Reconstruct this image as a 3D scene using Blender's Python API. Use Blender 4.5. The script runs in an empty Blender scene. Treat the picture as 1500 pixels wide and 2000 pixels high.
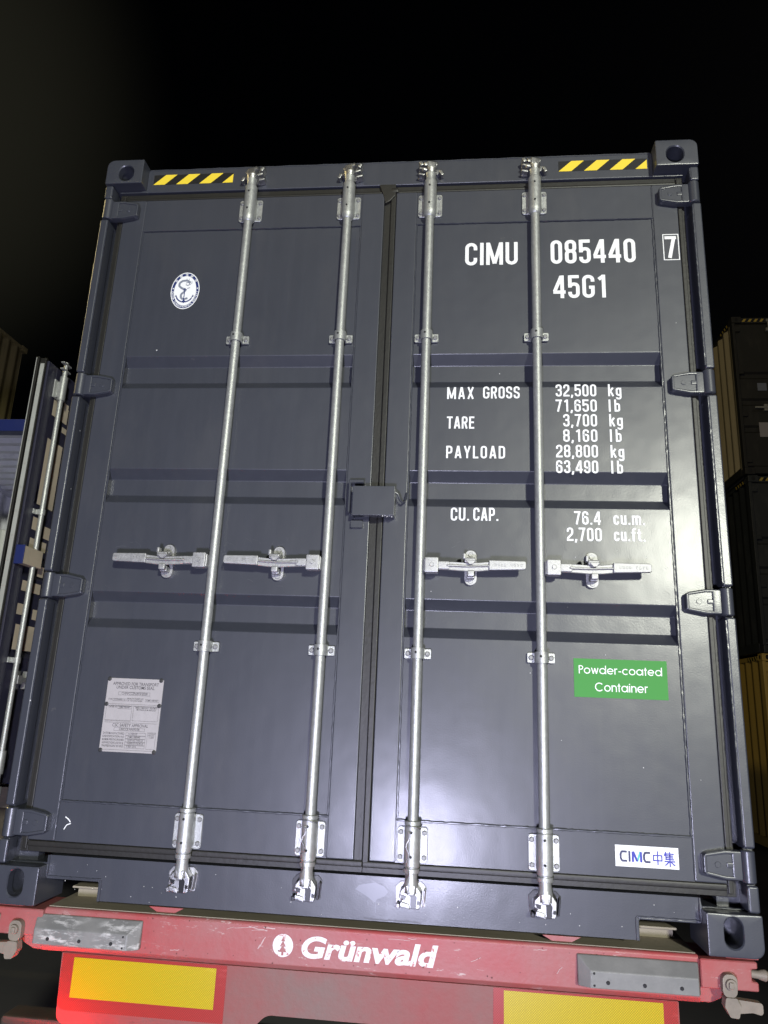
import bpy, bmesh, math, random
from mathutils import Vector, Matrix
random.seed(7)
SC = bpy.context.scene
COL = SC.collection
R = math.radians
PI = math.pi

# ------------------------------------------------------------------ camera
F_PX = 1424.74
CAM = Vector((0.3042, -2.5068, 0.6728))
rt = Vector((0.99459149, 0.09568175, 0.04040767))
up = Vector((-0.01409827, -0.26107482, 0.96521561))
fw = Vector((-0.10290295, 0.96056491, 0.25831384))
cd = bpy.data.cameras.new("camera")
cam = bpy.data.objects.new("camera", cd)
COL.objects.link(cam)
m = Matrix((rt, up, -fw)).transposed().to_4x4()
m.translation = CAM
cam.matrix_world = m
cd.sensor_fit = 'VERTICAL'
cd.sensor_height = 36.0
cd.lens = 36.0 * F_PX / 2000.0
cd.clip_start = 0.05
cd.clip_end = 2000
SC.camera = cam

# ------------------------------------------------------------------ view
SC.view_settings.view_transform = 'Standard'
SC.view_settings.look = 'None'
SC.view_settings.gamma = 1.0
SC.view_settings.use_curve_mapping = False
SC.view_settings.exposure = 0.0
try:
    SC.cycles.max_bounces = 6
    SC.cycles.caustics_reflective = False
    SC.cycles.caustics_refractive = False
except Exception:
    pass

# ------------------------------------------------------------------ night sky
SUN_EL, SUN_AZ = R(38), R(40)
W = bpy.data.worlds.new("World")
SC.world = W
W.use_nodes = True
nt = W.node_tree
nt.nodes.clear()
wo = nt.nodes.new('ShaderNodeOutputWorld')
sky = nt.nodes.new('ShaderNodeTexSky')
sky.sky_type = 'NISHITA'
sky.sun_disc = False
sky.sun_elevation = SUN_EL
sky.sun_rotation = SUN_AZ
b1 = nt.nodes.new('ShaderNodeBackground')
b1.inputs[1].default_value = 0.00012
nt.links.new(sky.outputs[0], b1.inputs[0])
# veiling glare at upper left, painted into the sky as a soft gradient
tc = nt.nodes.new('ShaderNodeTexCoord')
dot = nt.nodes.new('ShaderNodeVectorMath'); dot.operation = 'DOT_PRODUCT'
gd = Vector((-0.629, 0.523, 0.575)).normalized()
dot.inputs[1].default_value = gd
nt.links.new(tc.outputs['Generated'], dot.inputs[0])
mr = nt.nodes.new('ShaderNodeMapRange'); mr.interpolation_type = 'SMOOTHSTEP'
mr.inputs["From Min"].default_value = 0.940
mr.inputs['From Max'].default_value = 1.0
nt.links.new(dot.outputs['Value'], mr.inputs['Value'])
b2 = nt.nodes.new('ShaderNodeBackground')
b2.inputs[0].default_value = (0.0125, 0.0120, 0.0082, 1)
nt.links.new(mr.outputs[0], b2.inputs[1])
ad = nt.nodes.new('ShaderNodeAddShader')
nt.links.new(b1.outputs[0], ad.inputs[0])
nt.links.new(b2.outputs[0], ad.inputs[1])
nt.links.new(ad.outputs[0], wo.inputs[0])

# ------------------------------------------------------------------ lamps of the yard, with added fill lights
def aim(o, target):
    d = (Vector(target) - o.location).normalized()
    o.rotation_euler = d.to_track_quat('-Z', 'Y').to_euler()

sd = bpy.data.lights.new("fill_sun", 'SUN')  # weak fill added over the whole scene, no moon behind it
sd.energy = 0.05
sd.angle = R(0.5)
sd.color = (1.0, 0.95, 0.86)
so = bpy.data.objects.new("fill_sun", sd); COL.objects.link(so)
so.location = (20, -30, 30)
aim(so, (0, 0, 0))

def spot(name, loc, tgt, power, col, radius, size=60, blend=0.6):
    d = bpy.data.lights.new(name, 'SPOT')
    d.energy = power; d.color = col; d.shadow_soft_size = radius
    d.spot_size = R(size); d.spot_blend = blend
    o = bpy.data.objects.new(name, d); COL.objects.link(o)
    o.location = loc; aim(o, tgt)
    return o
# work lamp of the vehicle standing just behind the photographer
spot("work_lamp_light", (0.03, -3.3, -0.30), (0.05, 0.0, 1.0), 560, (0.73, 0.73, 1.0), 0.16, 104, 0.6)
# floodlight masts of the yard, right and left
spot("floodlight_right", (7.6, -20.0, 5.6), (-1.0, 0, 1.6), 17200, (0.98, 1.0, 0.86), 0.62, 27, 0.8)
spot("floodlight_left", (-16.0, 3.0, 11.0), (-1.2, 1.6, 1.8), 3200, (1.0, 0.80, 0.36), 0.4, 32, 0.8)
spot("stack_fill_spot", (-7.0, -14.0, 9.0), (6.0, 9.5, 4.6), 3300, (1.0, 0.84, 0.46), 0.25, 30, 0.8)  # extra spot added to rake the ribs of the right stack

# ------------------------------------------------------------------ mesh helpers
class MB:
    def __init__(s):
        s.bm = bmesh.new()
    def _bev(s, verts, b, seg):
        es = {e for v in verts for e in v.link_edges}
        bmesh.ops.bevel(s.bm, geom=list(es), offset=b, segments=seg, affect='EDGES', profile=0.5, clamp_overlap=True)
    def box(s, x0, x1, y0, y1, z0, z1, b=0.0, seg=2, M=None):
        r = bmesh.ops.create_cube(s.bm, size=1.0)
        T = Matrix.Translation(((x0+x1)/2, (y0+y1)/2, (z0+z1)/2)) @ Matrix.Diagonal((abs(x1-x0), abs(y1-y0), abs(z1-z0), 1))
        if M is not None: T = M @ T
        bmesh.ops.transform(s.bm, matrix=T, verts=r['verts'])
        if b > 0: s._bev(r['verts'], b, seg)
        return s
    def prism(s, pts, axis, a, c, b=0.0, seg=2, M=None):
        """polygon pts (2D) in the plane normal to axis, extruded from a to c."""
        def P(p, t):
            if axis == 'x': q = (t, p[0], p[1])
            elif axis == 'y': q = (p[0], t, p[1])
            else: q = (p[0], p[1], t)
            q = Vector(q)
            return M @ q if M is not None else q
        v0 = [s.bm.verts.new(P(p, a)) for p in pts]
        v1 = [s.bm.verts.new(P(p, c)) for p in pts]
        n = len(pts)
        f = [s.bm.faces.new(v0), s.bm.faces.new(v1[::-1])]
        for i in range(n):
            f.append(s.bm.faces.new((v0[i], v1[i], v1[(i+1) % n], v0[(i+1) % n])))
        bmesh.ops.recalc_face_normals(s.bm, faces=f)
        if b > 0: s._bev(v0+v1, b, seg)
        return s
    def sheet(s, prof, axis, a, c, close=False):
        """open profile of 2D points swept from a to c."""
        def P(p, t):
            if axis == 'x': return (t, p[0], p[1])
            if axis == 'y': return (p[0], t, p[1])
            return (p[0], p[1], t)
        v0 = [s.bm.verts.new(P(p, a)) for p in prof]
        v1 = [s.bm.verts.new(P(p, c)) for p in prof]
        for i in range(len(prof)-1 + (1 if close else 0)):
            j = (i+1) % len(prof)
            s.bm.faces.new((v0[i], v0[j], v1[j], v1[i]))
        return s
    def tube(s, path, r, n=14, caps=True):
        path = [Vector(p) for p in path]
        rings = []
        up0 = None
        for i, p in enumerate(path):
            if i == 0: t = path[1]-p
            elif i == len(path)-1: t = p-path[i-1]
            else: t = (path[i+1]-path[i-1])
            t.normalize()
            if up0 is None:
                up0 = Vector((0, 0, 1)) if abs(t.z) < .9 else Vector((1, 0, 0))
            u = (up0 - t*up0.dot(t)).normalized(); w = t.cross(u); up0 = u
            rr = r[i] if isinstance(r, (list, tuple)) else r
            rings.append([s.bm.verts.new(p + rr*(math.cos(2*PI*k/n)*u + math.sin(2*PI*k/n)*w)) for k in range(n)])
        for a, b in zip(rings, rings[1:]):
            for k in range(n):
                s.bm.faces.new((a[k], a[(k+1) % n], b[(k+1) % n], b[k]))
        if caps:
            s.bm.faces.new(rings[0][::-1]); s.bm.faces.new(rings[-1])
        return s
    def cyl(s, c, axis, r, h, n=16, b=0.0):
        """cylinder centred at c along axis."""
        c = Vector(c); d = {'x': Vector((1, 0, 0)), 'y': Vector((0, 1, 0)), 'z': Vector((0, 0, 1))}[axis] if isinstance(axis, str) else Vector(axis)
        p0, p1 = c - d*h/2, c + d*h/2
        if b > 0:
            return s.tube([p0, p0+d*b*.01, p0+d*b, p1-d*b, p1-d*b*.01, p1], [r-b, r-b*.98, r, r, r-b*.98, r-b], n)
        return s.tube([p0, p1], r, n)
    def poly(s, pts):
        f = s.bm.faces.new([s.bm.verts.new(p) for p in pts])
        return f
    def build(s, name, mat, parent=None, ang=32, recalc=True, smooth=True):
        if recalc: bmesh.ops.recalc_face_normals(s.bm, faces=s.bm.faces)
        me = bpy.data.meshes.new(name)
        s.bm.to_mesh(me); s.bm.free()
        if smooth:
            me.polygons.foreach_set('use_smooth', [True]*len(me.polygons))
            me.set_sharp_from_angle(angle=R(ang))
        if mat is not None: me.materials.append(mat)
        o = bpy.data.objects.new(name, me)
        COL.objects.link(o)
        if smooth:
            wn = o.modifiers.new('weighted_normals', 'WEIGHTED_NORMAL'); wn.keep_sharp = True; wn.weight = 100
        if parent is not None: o.parent = parent
        return o

def thing(name, label, cat, loc=(0, 0, 0), group=None):
    o = bpy.data.objects.new(name, None)
    COL.objects.link(o)
    o.empty_display_size = 0.3
    o.location = loc
    o['label'] = label; o['category'] = cat
    if group: o['group'] = group
    return o
def empty_part(name, parent):
    o = bpy.data.objects.new(name, None); COL.objects.link(o); o.parent = parent
    o.empty_display_size = 0.1
    return o

def rounded(pts, r, closed=True, n=5):
    """round the corners of a 2D polyline."""
    out = []
    N = len(pts)
    for i, p in enumerate(pts):
        if not closed and (i == 0 or i == N-1):
            out.append(tuple(p)); continue
        p = Vector(p); a = Vector(pts[i-1]); c = Vector(pts[(i+1) % N])
        da, dc = (a-p), (c-p)
        la, lc = da.length, dc.length
        da /= la; dc /= lc
        cosv = max(-1, min(1, da.dot(dc)))
        ang = math.acos(cosv)
        if ang > PI-0.02: out.append(tuple(p)); continue
        rr = r[i] if isinstance(r, (list, tuple)) else r
        if not rr or rr <= 0: out.append(tuple(p)); continue
        t = rr/math.tan(ang/2)
        lim = 0.499
        t = min(t, la*lim if closed or i-1 > 0 else la*.98, lc*lim if closed or i+1 < N-1 else lc*.98)
        rr2 = t*math.tan(ang/2)
        bis = (da+dc).normalized()
        ctr = p + bis*(rr2/math.sin(ang/2))
        s0 = p+da*t-ctr; s1 = p+dc*t-ctr
        a0 = math.atan2(s0.y, s0.x); a1 = math.atan2(s1.y, s1.x)
        d = a1-a0
        while d > PI: d -= 2*PI
        while d < -PI: d += 2*PI
        for k in range(n+1):
            q = a0+d*k/n
            out.append((ctr.x+rr2*math.cos(q), ctr.y+rr2*math.sin(q)))
    return out

# ------------------------------------------------------------------ materials
def nodes(name):
    mt = bpy.data.materials.new(name); mt.use_nodes = True
    n = mt.node_tree; bs = n.nodes['Principled BSDF']
    return mt, n, bs
def N(n, t, **kw):
    x = n.nodes.new(t)
    for k, v in kw.items(): setattr(x, k, v)
    return x
def noise(n, scale, detail=3, rough=0.55, coord='Object', vscale=None):
    tcn = N(n, 'ShaderNodeTexCoord')
    src = tcn.outputs[coord]
    if vscale:
        mp = N(n, 'ShaderNodeMapping'); mp.inputs['Scale'].default_value = vscale
        n.links.new(src, mp.inputs[0]); src = mp.outputs[0]
    x = N(n, 'ShaderNodeTexNoise')
    x.inputs['Scale'].default_value = scale; x.inputs['Detail'].default_value = detail; x.inputs['Roughness'].default_value = rough
    n.links.new(src, x.inputs['Vector'])
    return x.outputs['Fac']
def ramp(n, fac, p0, p1, c0=(0, 0, 0, 1), c1=(1, 1, 1, 1)):
    x = N(n, 'ShaderNodeValToRGB')
    x.color_ramp.elements[0].position = p0; x.color_ramp.elements[1].position = p1
    x.color_ramp.elements[0].color = c0; x.color_ramp.elements[1].color = c1
    n.links.new(fac, x.inputs[0])
    return x.outputs[0]
def mix(n, fac, a, b, mode='MIX'):
    x = N(n, 'ShaderNodeMix', data_type='RGBA', blend_type=mode)
    if isinstance(fac, (int, float)): x.inputs[0].default_value = fac
    else: n.links.new(fac, x.inputs[0])
    for i, c in ((6, a), (7, b)):
        if isinstance(c, (tuple, list)): x.inputs[i].default_value = (*c[:3], 1)
        else: n.links.new(c, x.inputs[i])
    return x.outputs[2]
def bump(n, bs, h, strength, dist=0.01):
    b = N(n, 'ShaderNodeBump'); b.inputs['Strength'].default_value = strength; b.inputs['Distance'].default_value = dist
    n.links.new(h, b.inputs['Height'])
    n.links.new(b.outputs[0], bs.inputs['Normal'])
    return b
def simple(name, col, rough=0.5, metal=0.0, emit=None, es=0):
    mt, n, bs = nodes(name)
    bs.inputs['Base Color'].default_value = (*col, 1)
    bs.inputs['Roughness'].default_value = rough
    bs.inputs['Metallic'].default_value = metal
    if emit:
        bs.inputs['Emission Color'].default_value = (*emit, 1); bs.inputs['Emission Strength'].default_value = es
    return mt

def paint(name, col, rough=0.42, coat=0.35, coat_r=0.16, dirt=0.12, dirtcol=(0.16, 0.15, 0.14), specks=0.0, wave=0.18, peel=0.06):
    """powder coat: slight tone drift, dust, orange peel, plate waviness."""
    mt, n, bs = nodes(name)
    big = noise(n, 1.3, 4)
    c = mix(n, big, [v*0.86 for v in col], [min(1, v*1.14) for v in col])
    d = ramp(n, noise(n, 5.5, 6, 0.65, vscale=(1.0, 1.0, 0.35)), 0.52, 0.80)
    dm = N(n, 'ShaderNodeMath', operation='MULTIPLY'); n.links.new(d, dm.inputs[0]); dm.inputs[1].default_value = dirt
    c = mix(n, dm.outputs[0], c, dirtcol)
    stv = ramp(n, noise(n, 34, 5, 0.6, vscale=(1.0, 1.0, 0.035)), 0.45, 0.75)
    ms_ = N(n, 'ShaderNodeMath', operation='MULTIPLY'); n.links.new(stv, ms_.inputs[0]); ms_.inputs[1].default_value = 0.11*min(1, dirt/0.16)
    c = mix(n, ms_.outputs[0], c, [v*1.55+.008 for v in col])
    sc1 = ramp(n, noise(n, 3.2, 9, 0.72, vscale=(1.0, 1.0, 1.6)), 0.690, 0.705)
    ms2 = N(n, 'ShaderNodeMath', operation='MULTIPLY'); n.links.new(sc1, ms2.inputs[0]); ms2.inputs[1].default_value = 0.35
    c = mix(n, ms2.outputs[0], c, dirtcol)
    if specks > 0:
        tcn = N(n, 'ShaderNodeTexCoord')
        vo = N(n, 'ShaderNodeTexVoronoi'); vo.inputs['Scale'].default_value = 11.0
        n.links.new(tcn.outputs['Object'], vo.inputs['Vector'])
        lt = N(n, 'ShaderNodeMath', operation='LESS_THAN'); lt.inputs[1].default_value = 0.030
        n.links.new(vo.outputs['Distance'], lt.inputs[0])
        sep = N(n, 'ShaderNodeSeparateColor'); n.links.new(vo.outputs['Color'], sep.inputs[0])
        gt = N(n, 'ShaderNodeMath', operation='GREATER_THAN'); gt.inputs[1].default_value = 1-specks
        n.links.new(sep.outputs[0], gt.inputs[0])
        mu = N(n, 'ShaderNodeMath', operation='MULTIPLY'); n.links.new(lt.outputs[0], mu.inputs[0]); n.links.new(gt.outputs[0], mu.inputs[1])
        c = mix(n, mu.outputs[0], c, (0.5, 0.5, 0.5))
    n.links.new(c, bs.inputs['Base Color'])
    rr = N(n, 'ShaderNodeMapRange'); n.links.new(noise(n, 9, 6, 0.68, vscale=(1.6, 1.6, 0.45)), rr.inputs[0])
    rr.inputs['To Min'].default_value = rough-0.07; rr.inputs['To Max'].default_value = rough+0.09
    n.links.new(rr.outputs[0], bs.inputs['Roughness'])
    bs.inputs['Coat Weight'].default_value = coat
    bs.inputs['Coat Roughness'].default_value = coat_r
    h1 = noise(n, 240, 2); h2 = noise(n, 6.0, 2)
    b2_ = N(n, 'ShaderNodeBump'); b2_.inputs['Strength'].default_value = wave; b2_.inputs['Distance'].default_value = 0.01
    n.links.new(h2, b2_.inputs['Height'])
    b1_ = N(n, 'ShaderNodeBump'); b1_.inputs['Strength'].default_value = peel; b1_.inputs['Distance'].default_value = 0.004
    n.links.new(h1, b1_.inputs['Height']); n.links.new(b2_.outputs[0], b1_.inputs['Normal'])
    n.links.new(b1_.outputs[0], bs.inputs['Normal'])
    n.links.new(b1_.outputs[0], bs.inputs['Coat Normal'])
    return mt

def galv(name, col=(0.42, 0.43, 0.415), rough=0.40, metal=0.58):
    mt, n, bs = nodes(name)
    a = noise(n, 70, 4, 0.6); b_ = noise(n, 420, 2, 0.6)
    c = mix(n, ramp(n, a, 0.35, 0.7), [v*0.86 for v in col], [min(1, v*1.08) for v in col])
    c = mix(n, ramp(n, b_, 0.56, 0.72), c, [v*0.70 for v in col])
    n.links.new(c, bs.inputs['Base Color'])
    bs.inputs['Metallic'].default_value = metal
    rr = N(n, 'ShaderNodeMapRange'); n.links.new(a, rr.inputs[0])
    rr.inputs['To Min'].default_value = rough-0.1; rr.inputs['To Max'].default_value = rough+0.14
    n.links.new(rr.outputs[0], bs.inputs['Roughness'])
    bump(n, bs, b_, 0.28, 0.003)
    return mt

def dirty(name, col, dirtcol, amt=0.6, rough=0.55, scale=4.0, scratch=None, scr=(0.60, 0.66, 0.45)):
    mt, n, bs = nodes(name)
    f = ramp(n, noise(n, scale, 7, 0.62), 0.38, 0.72)
    mm = N(n, 'ShaderNodeMath', operation='MULTIPLY'); n.links.new(f, mm.inputs[0]); mm.inputs[1].default_value = amt
    c = mix(n, mm.outputs[0], col, dirtcol)
    g = ramp(n, noise(n, 45, 4, 0.7), 0.62, 0.78)
    mg = N(n, 'ShaderNodeMath', operation='MULTIPLY'); n.links.new(g, mg.inputs[0]); mg.inputs[1].default_value = 0.35
    c = mix(n, mg.outputs[0], c, [v*0.55 for v in col])
    if scratch:
        s = ramp(n, noise(n, 26, 6, 0.75, vscale=(0.6, 1, 2.2)), scr[0], scr[1])
        s2 = ramp(n, noise(n, 5, 2), scr[2], scr[2]+.17)
        ms = N(n, 'ShaderNodeMath', operation='MULTIPLY'); n.links.new(s, ms.inputs[0]); n.links.new(s2, ms.inputs[1])
        c = mix(n, ms.outputs[0], c, scratch)
    n.links.new(c, bs.inputs['Base Color'])
    bs.inputs['Roughness'].default_value = rough
    bump(n, bs, noise(n, 60, 4), 0.2, 0.004)
    return mt

def worn_print(name, col, hole, amt_lo=0.60, amt_hi=0.64):
    mt, n, bs = nodes(name)
    s = ramp(n, noise(n, 55, 5, 0.7), amt_lo, amt_hi)
    n.links.new(mix(n, s, col, hole), bs.inputs['Base Color'])
    bs.inputs['Roughness'].default_value = 0.5
    return mt

def retro(name, col, dark):
    """prismatic reflective sheeting: fine diagonal cells."""
    mt, n, bs = nodes(name)
    tcn = N(n, 'ShaderNodeTexCoord')
    mp = N(n, 'ShaderNodeMapping'); mp.inputs['Rotation'].default_value = (0, R(45), 0); mp.inputs['Scale'].default_value = (1, 1, 1)
    n.links.new(tcn.outputs['Object'], mp.inputs[0])
    outs = []
    for ax in ('X', 'Z'):
        w = N(n, 'ShaderNodeTexWave', wave_type='BANDS', bands_direction=ax)
        w.inputs['Scale'].default_value = 62; w.inputs['Distortion'].default_value = 0.4
        n.links.new(mp.outputs[0], w.inputs['Vector']); outs.append(ramp(n, w.outputs['Fac'], 0.05, 0.35))
    mu = N(n, 'ShaderNodeMath', operation='MULTIPLY'); n.links.new(outs[0], mu.inputs[0]); n.links.new(outs[1], mu.inputs[1])
    c = mix(n, mu.outputs[0], dark, col)
    s = ramp(n, noise(n, 9, 6, 0.7, vscale=(0.4, 1, 2.0)), 0.60, 0.72)
    ms = N(n, 'ShaderNodeMath', operation='MULTIPLY'); n.links.new(s, ms.inputs[0]); ms.inputs[1].default_value = 0.5
    c = mix(n, ms.outputs[0], c, [min(1, v*1.2+.05) for v in col])
    n.links.new(c, bs.inputs['Base Color'])
    bs.inputs['Roughness'].default_value = 0.35
    bs.inputs['Coat Weight'].default_value = 0.3; bs.inputs['Coat Roughness'].default_value = 0.2
    return mt

M_PAINT = paint('graphite_powder_coat', (0.0345, 0.0378, 0.0495), 0.46, 0.46, 0.25, 0.16, (0.11, 0.105, 0.10), specks=0.10)
M_PANEL = M_PAINT
M_GASK = dirty('rubber_gasket', (0.012, 0.0115, 0.010), (0.022, 0.020, 0.017), 0.5, 0.48, 5.0)
M_DARK = simple('unlit_hollow', (0.012, 0.012, 0.013), 0.8)
M_GALV = galv('galvanised_steel')
M_GALVD = galv('galvanised_casting', (0.40, 0.40, 0.40), 0.46, 0.65)
M_BOLT = galv('dull_bolt_zinc', (0.24, 0.24, 0.24), 0.5, 0.5)
M_GALVC = galv('bright_cam_steel', (0.36, 0.36, 0.36), 0.36, 0.85)
M_POCK = simple('shaded_pocket', (0.016, 0.016, 0.019), 0.35)  # dark colour stands in for shade in cam slots and behind cams
M_WHITE = simple('white_vinyl', (0.80, 0.81, 0.80), 0.45)
M_BLACK = simple('black_vinyl', (0.012, 0.012, 0.013), 0.4)
M_YEL = simple('yellow_vinyl', (0.80, 0.60, 0.045), 0.4)
M_GREEN = simple('green_vinyl', (0.028, 0.235, 0.026), 0.6)
M_NAVY = simple('navy_print', (0.018, 0.03, 0.13), 0.45)
M_GREYP = simple('grey_print', (0.20, 0.22, 0.27), 0.45)
M_GREYP2 = simple('pale_grit', (0.45, 0.45, 0.44), 0.7)
M_INK = simple('logo_ink', (0.03, 0.034, 0.10), 0.45)
M_INKB = simple('logo_blue', (0.03, 0.035, 0.34), 0.45)
M_TEAL = simple('logo_teal', (0.10, 0.46, 0.42), 0.45)
M_ALU = dirty('aluminium_plate', (0.36, 0.34, 0.34), (0.28, 0.265, 0.26), 0.5, 0.5, 14)
M_PLINK = simple('plate_ink', (0.075, 0.07, 0.075), 0.6)
M_RED = dirty('dusty_red_paint', (0.32, 0.048, 0.048), (0.27, 0.135, 0.125), 0.9, 0.5, 2.4, scratch=(0.42, 0.30, 0.28))
M_REDD = dirty('dusty_red_panel', (0.25, 0.034, 0.032), (0.15, 0.10, 0.085), 0.95, 0.6, 2.2)
M_DUST = dirty('dusty_deck', (0.24, 0.21, 0.155), (0.30, 0.265, 0.20), 0.7, 0.8, 6)
M_PAD = dirty('scuffed_rubber_pad', (0.15, 0.15, 0.142), (0.24, 0.235, 0.22), 0.6, 0.55, 9)
M_PADS = dirty('scraped_rubber_pad', (0.15, 0.15, 0.142), (0.24, 0.235, 0.22), 0.6, 0.5, 9, scratch=(0.48, 0.47, 0.45), scr=(0.50, 0.62, 0.42))
M_RYEL = retro('yellow_reflective_sheet', (0.52, 0.405, 0.006), (0.27, 0.20, 0.005))
M_RRED = retro('red_reflective_sheet', (0.36, 0.034, 0.028), (0.20, 0.02, 0.016))
M_LOCK = dirty('greasy_lock_steel', (0.17, 0.145, 0.115), (0.25, 0.21, 0.165), 0.7, 0.6, 20)
M_UNDER = dirty('grimy_underrun_steel', (0.025, 0.022, 0.02), (0.06, 0.045, 0.03), 0.7, 0.55, 8)
M_TYRE = dirty('tyre_rubber', (0.025, 0.025, 0.025), (0.08, 0.07, 0.06), 0.6, 0.8, 5)
M_LAMP = simple('tail_lamp_lens', (0.5, 0.02, 0.02), 0.3, 0, (1.0, 0.03, 0.02), 62.0)
M_LAMPO = simple('tail_lamp_housing', (0.03, 0.03, 0.03), 0.5)

# ------------------------------------------------------------------ stroke lettering
def offset_ribbon(mb, pts, t, closed, P, flatcap=True):
    """constant-width stroke with mitred joints; P maps (x, z) to 3D."""
    pts = [Vector(p) for p in pts]
    q = [pts[0]]
    for p in pts[1:]:
        if (p-q[-1]).length > 1e-5: q.append(p)
    if closed and (q[0]-q[-1]).length < 1e-5: q.pop()
    pts = q; n = len(pts); Lf, Rg = [], []
    for i, p in enumerate(pts):
        a = pts[i-1] if (i > 0 or closed) else None
        c = pts[(i+1) % n] if (i < n-1 or closed) else None
        d1 = (p-a).normalized() if a is not None else None
        d2 = (c-p).normalized() if c is not None else None
        if d1 is None: d1 = d2
        if d2 is None: d2 = d1
        n1 = Vector((-d1.y, d1.x)); n2 = Vector((-d2.y, d2.x))
        mt = (n1+n2)
        if mt.length < 1e-4: mt = n1.copy()
        mt.normalize()
        k = 1/max(0.35, mt.dot(n1))
        Lf.append(p+mt*k*t/2); Rg.append(p-mt*k*t/2)
    vl = [mb.bm.verts.new(P(p.x, p.y)) for p in Lf]
    vr = [mb.bm.verts.new(P(p.x, p.y)) for p in Rg]
    for i in range(n if closed else n-1):
        j = (i+1) % n
        mb.bm.faces.new((vr[i], vr[j], vl[j], vl[i]))

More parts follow.
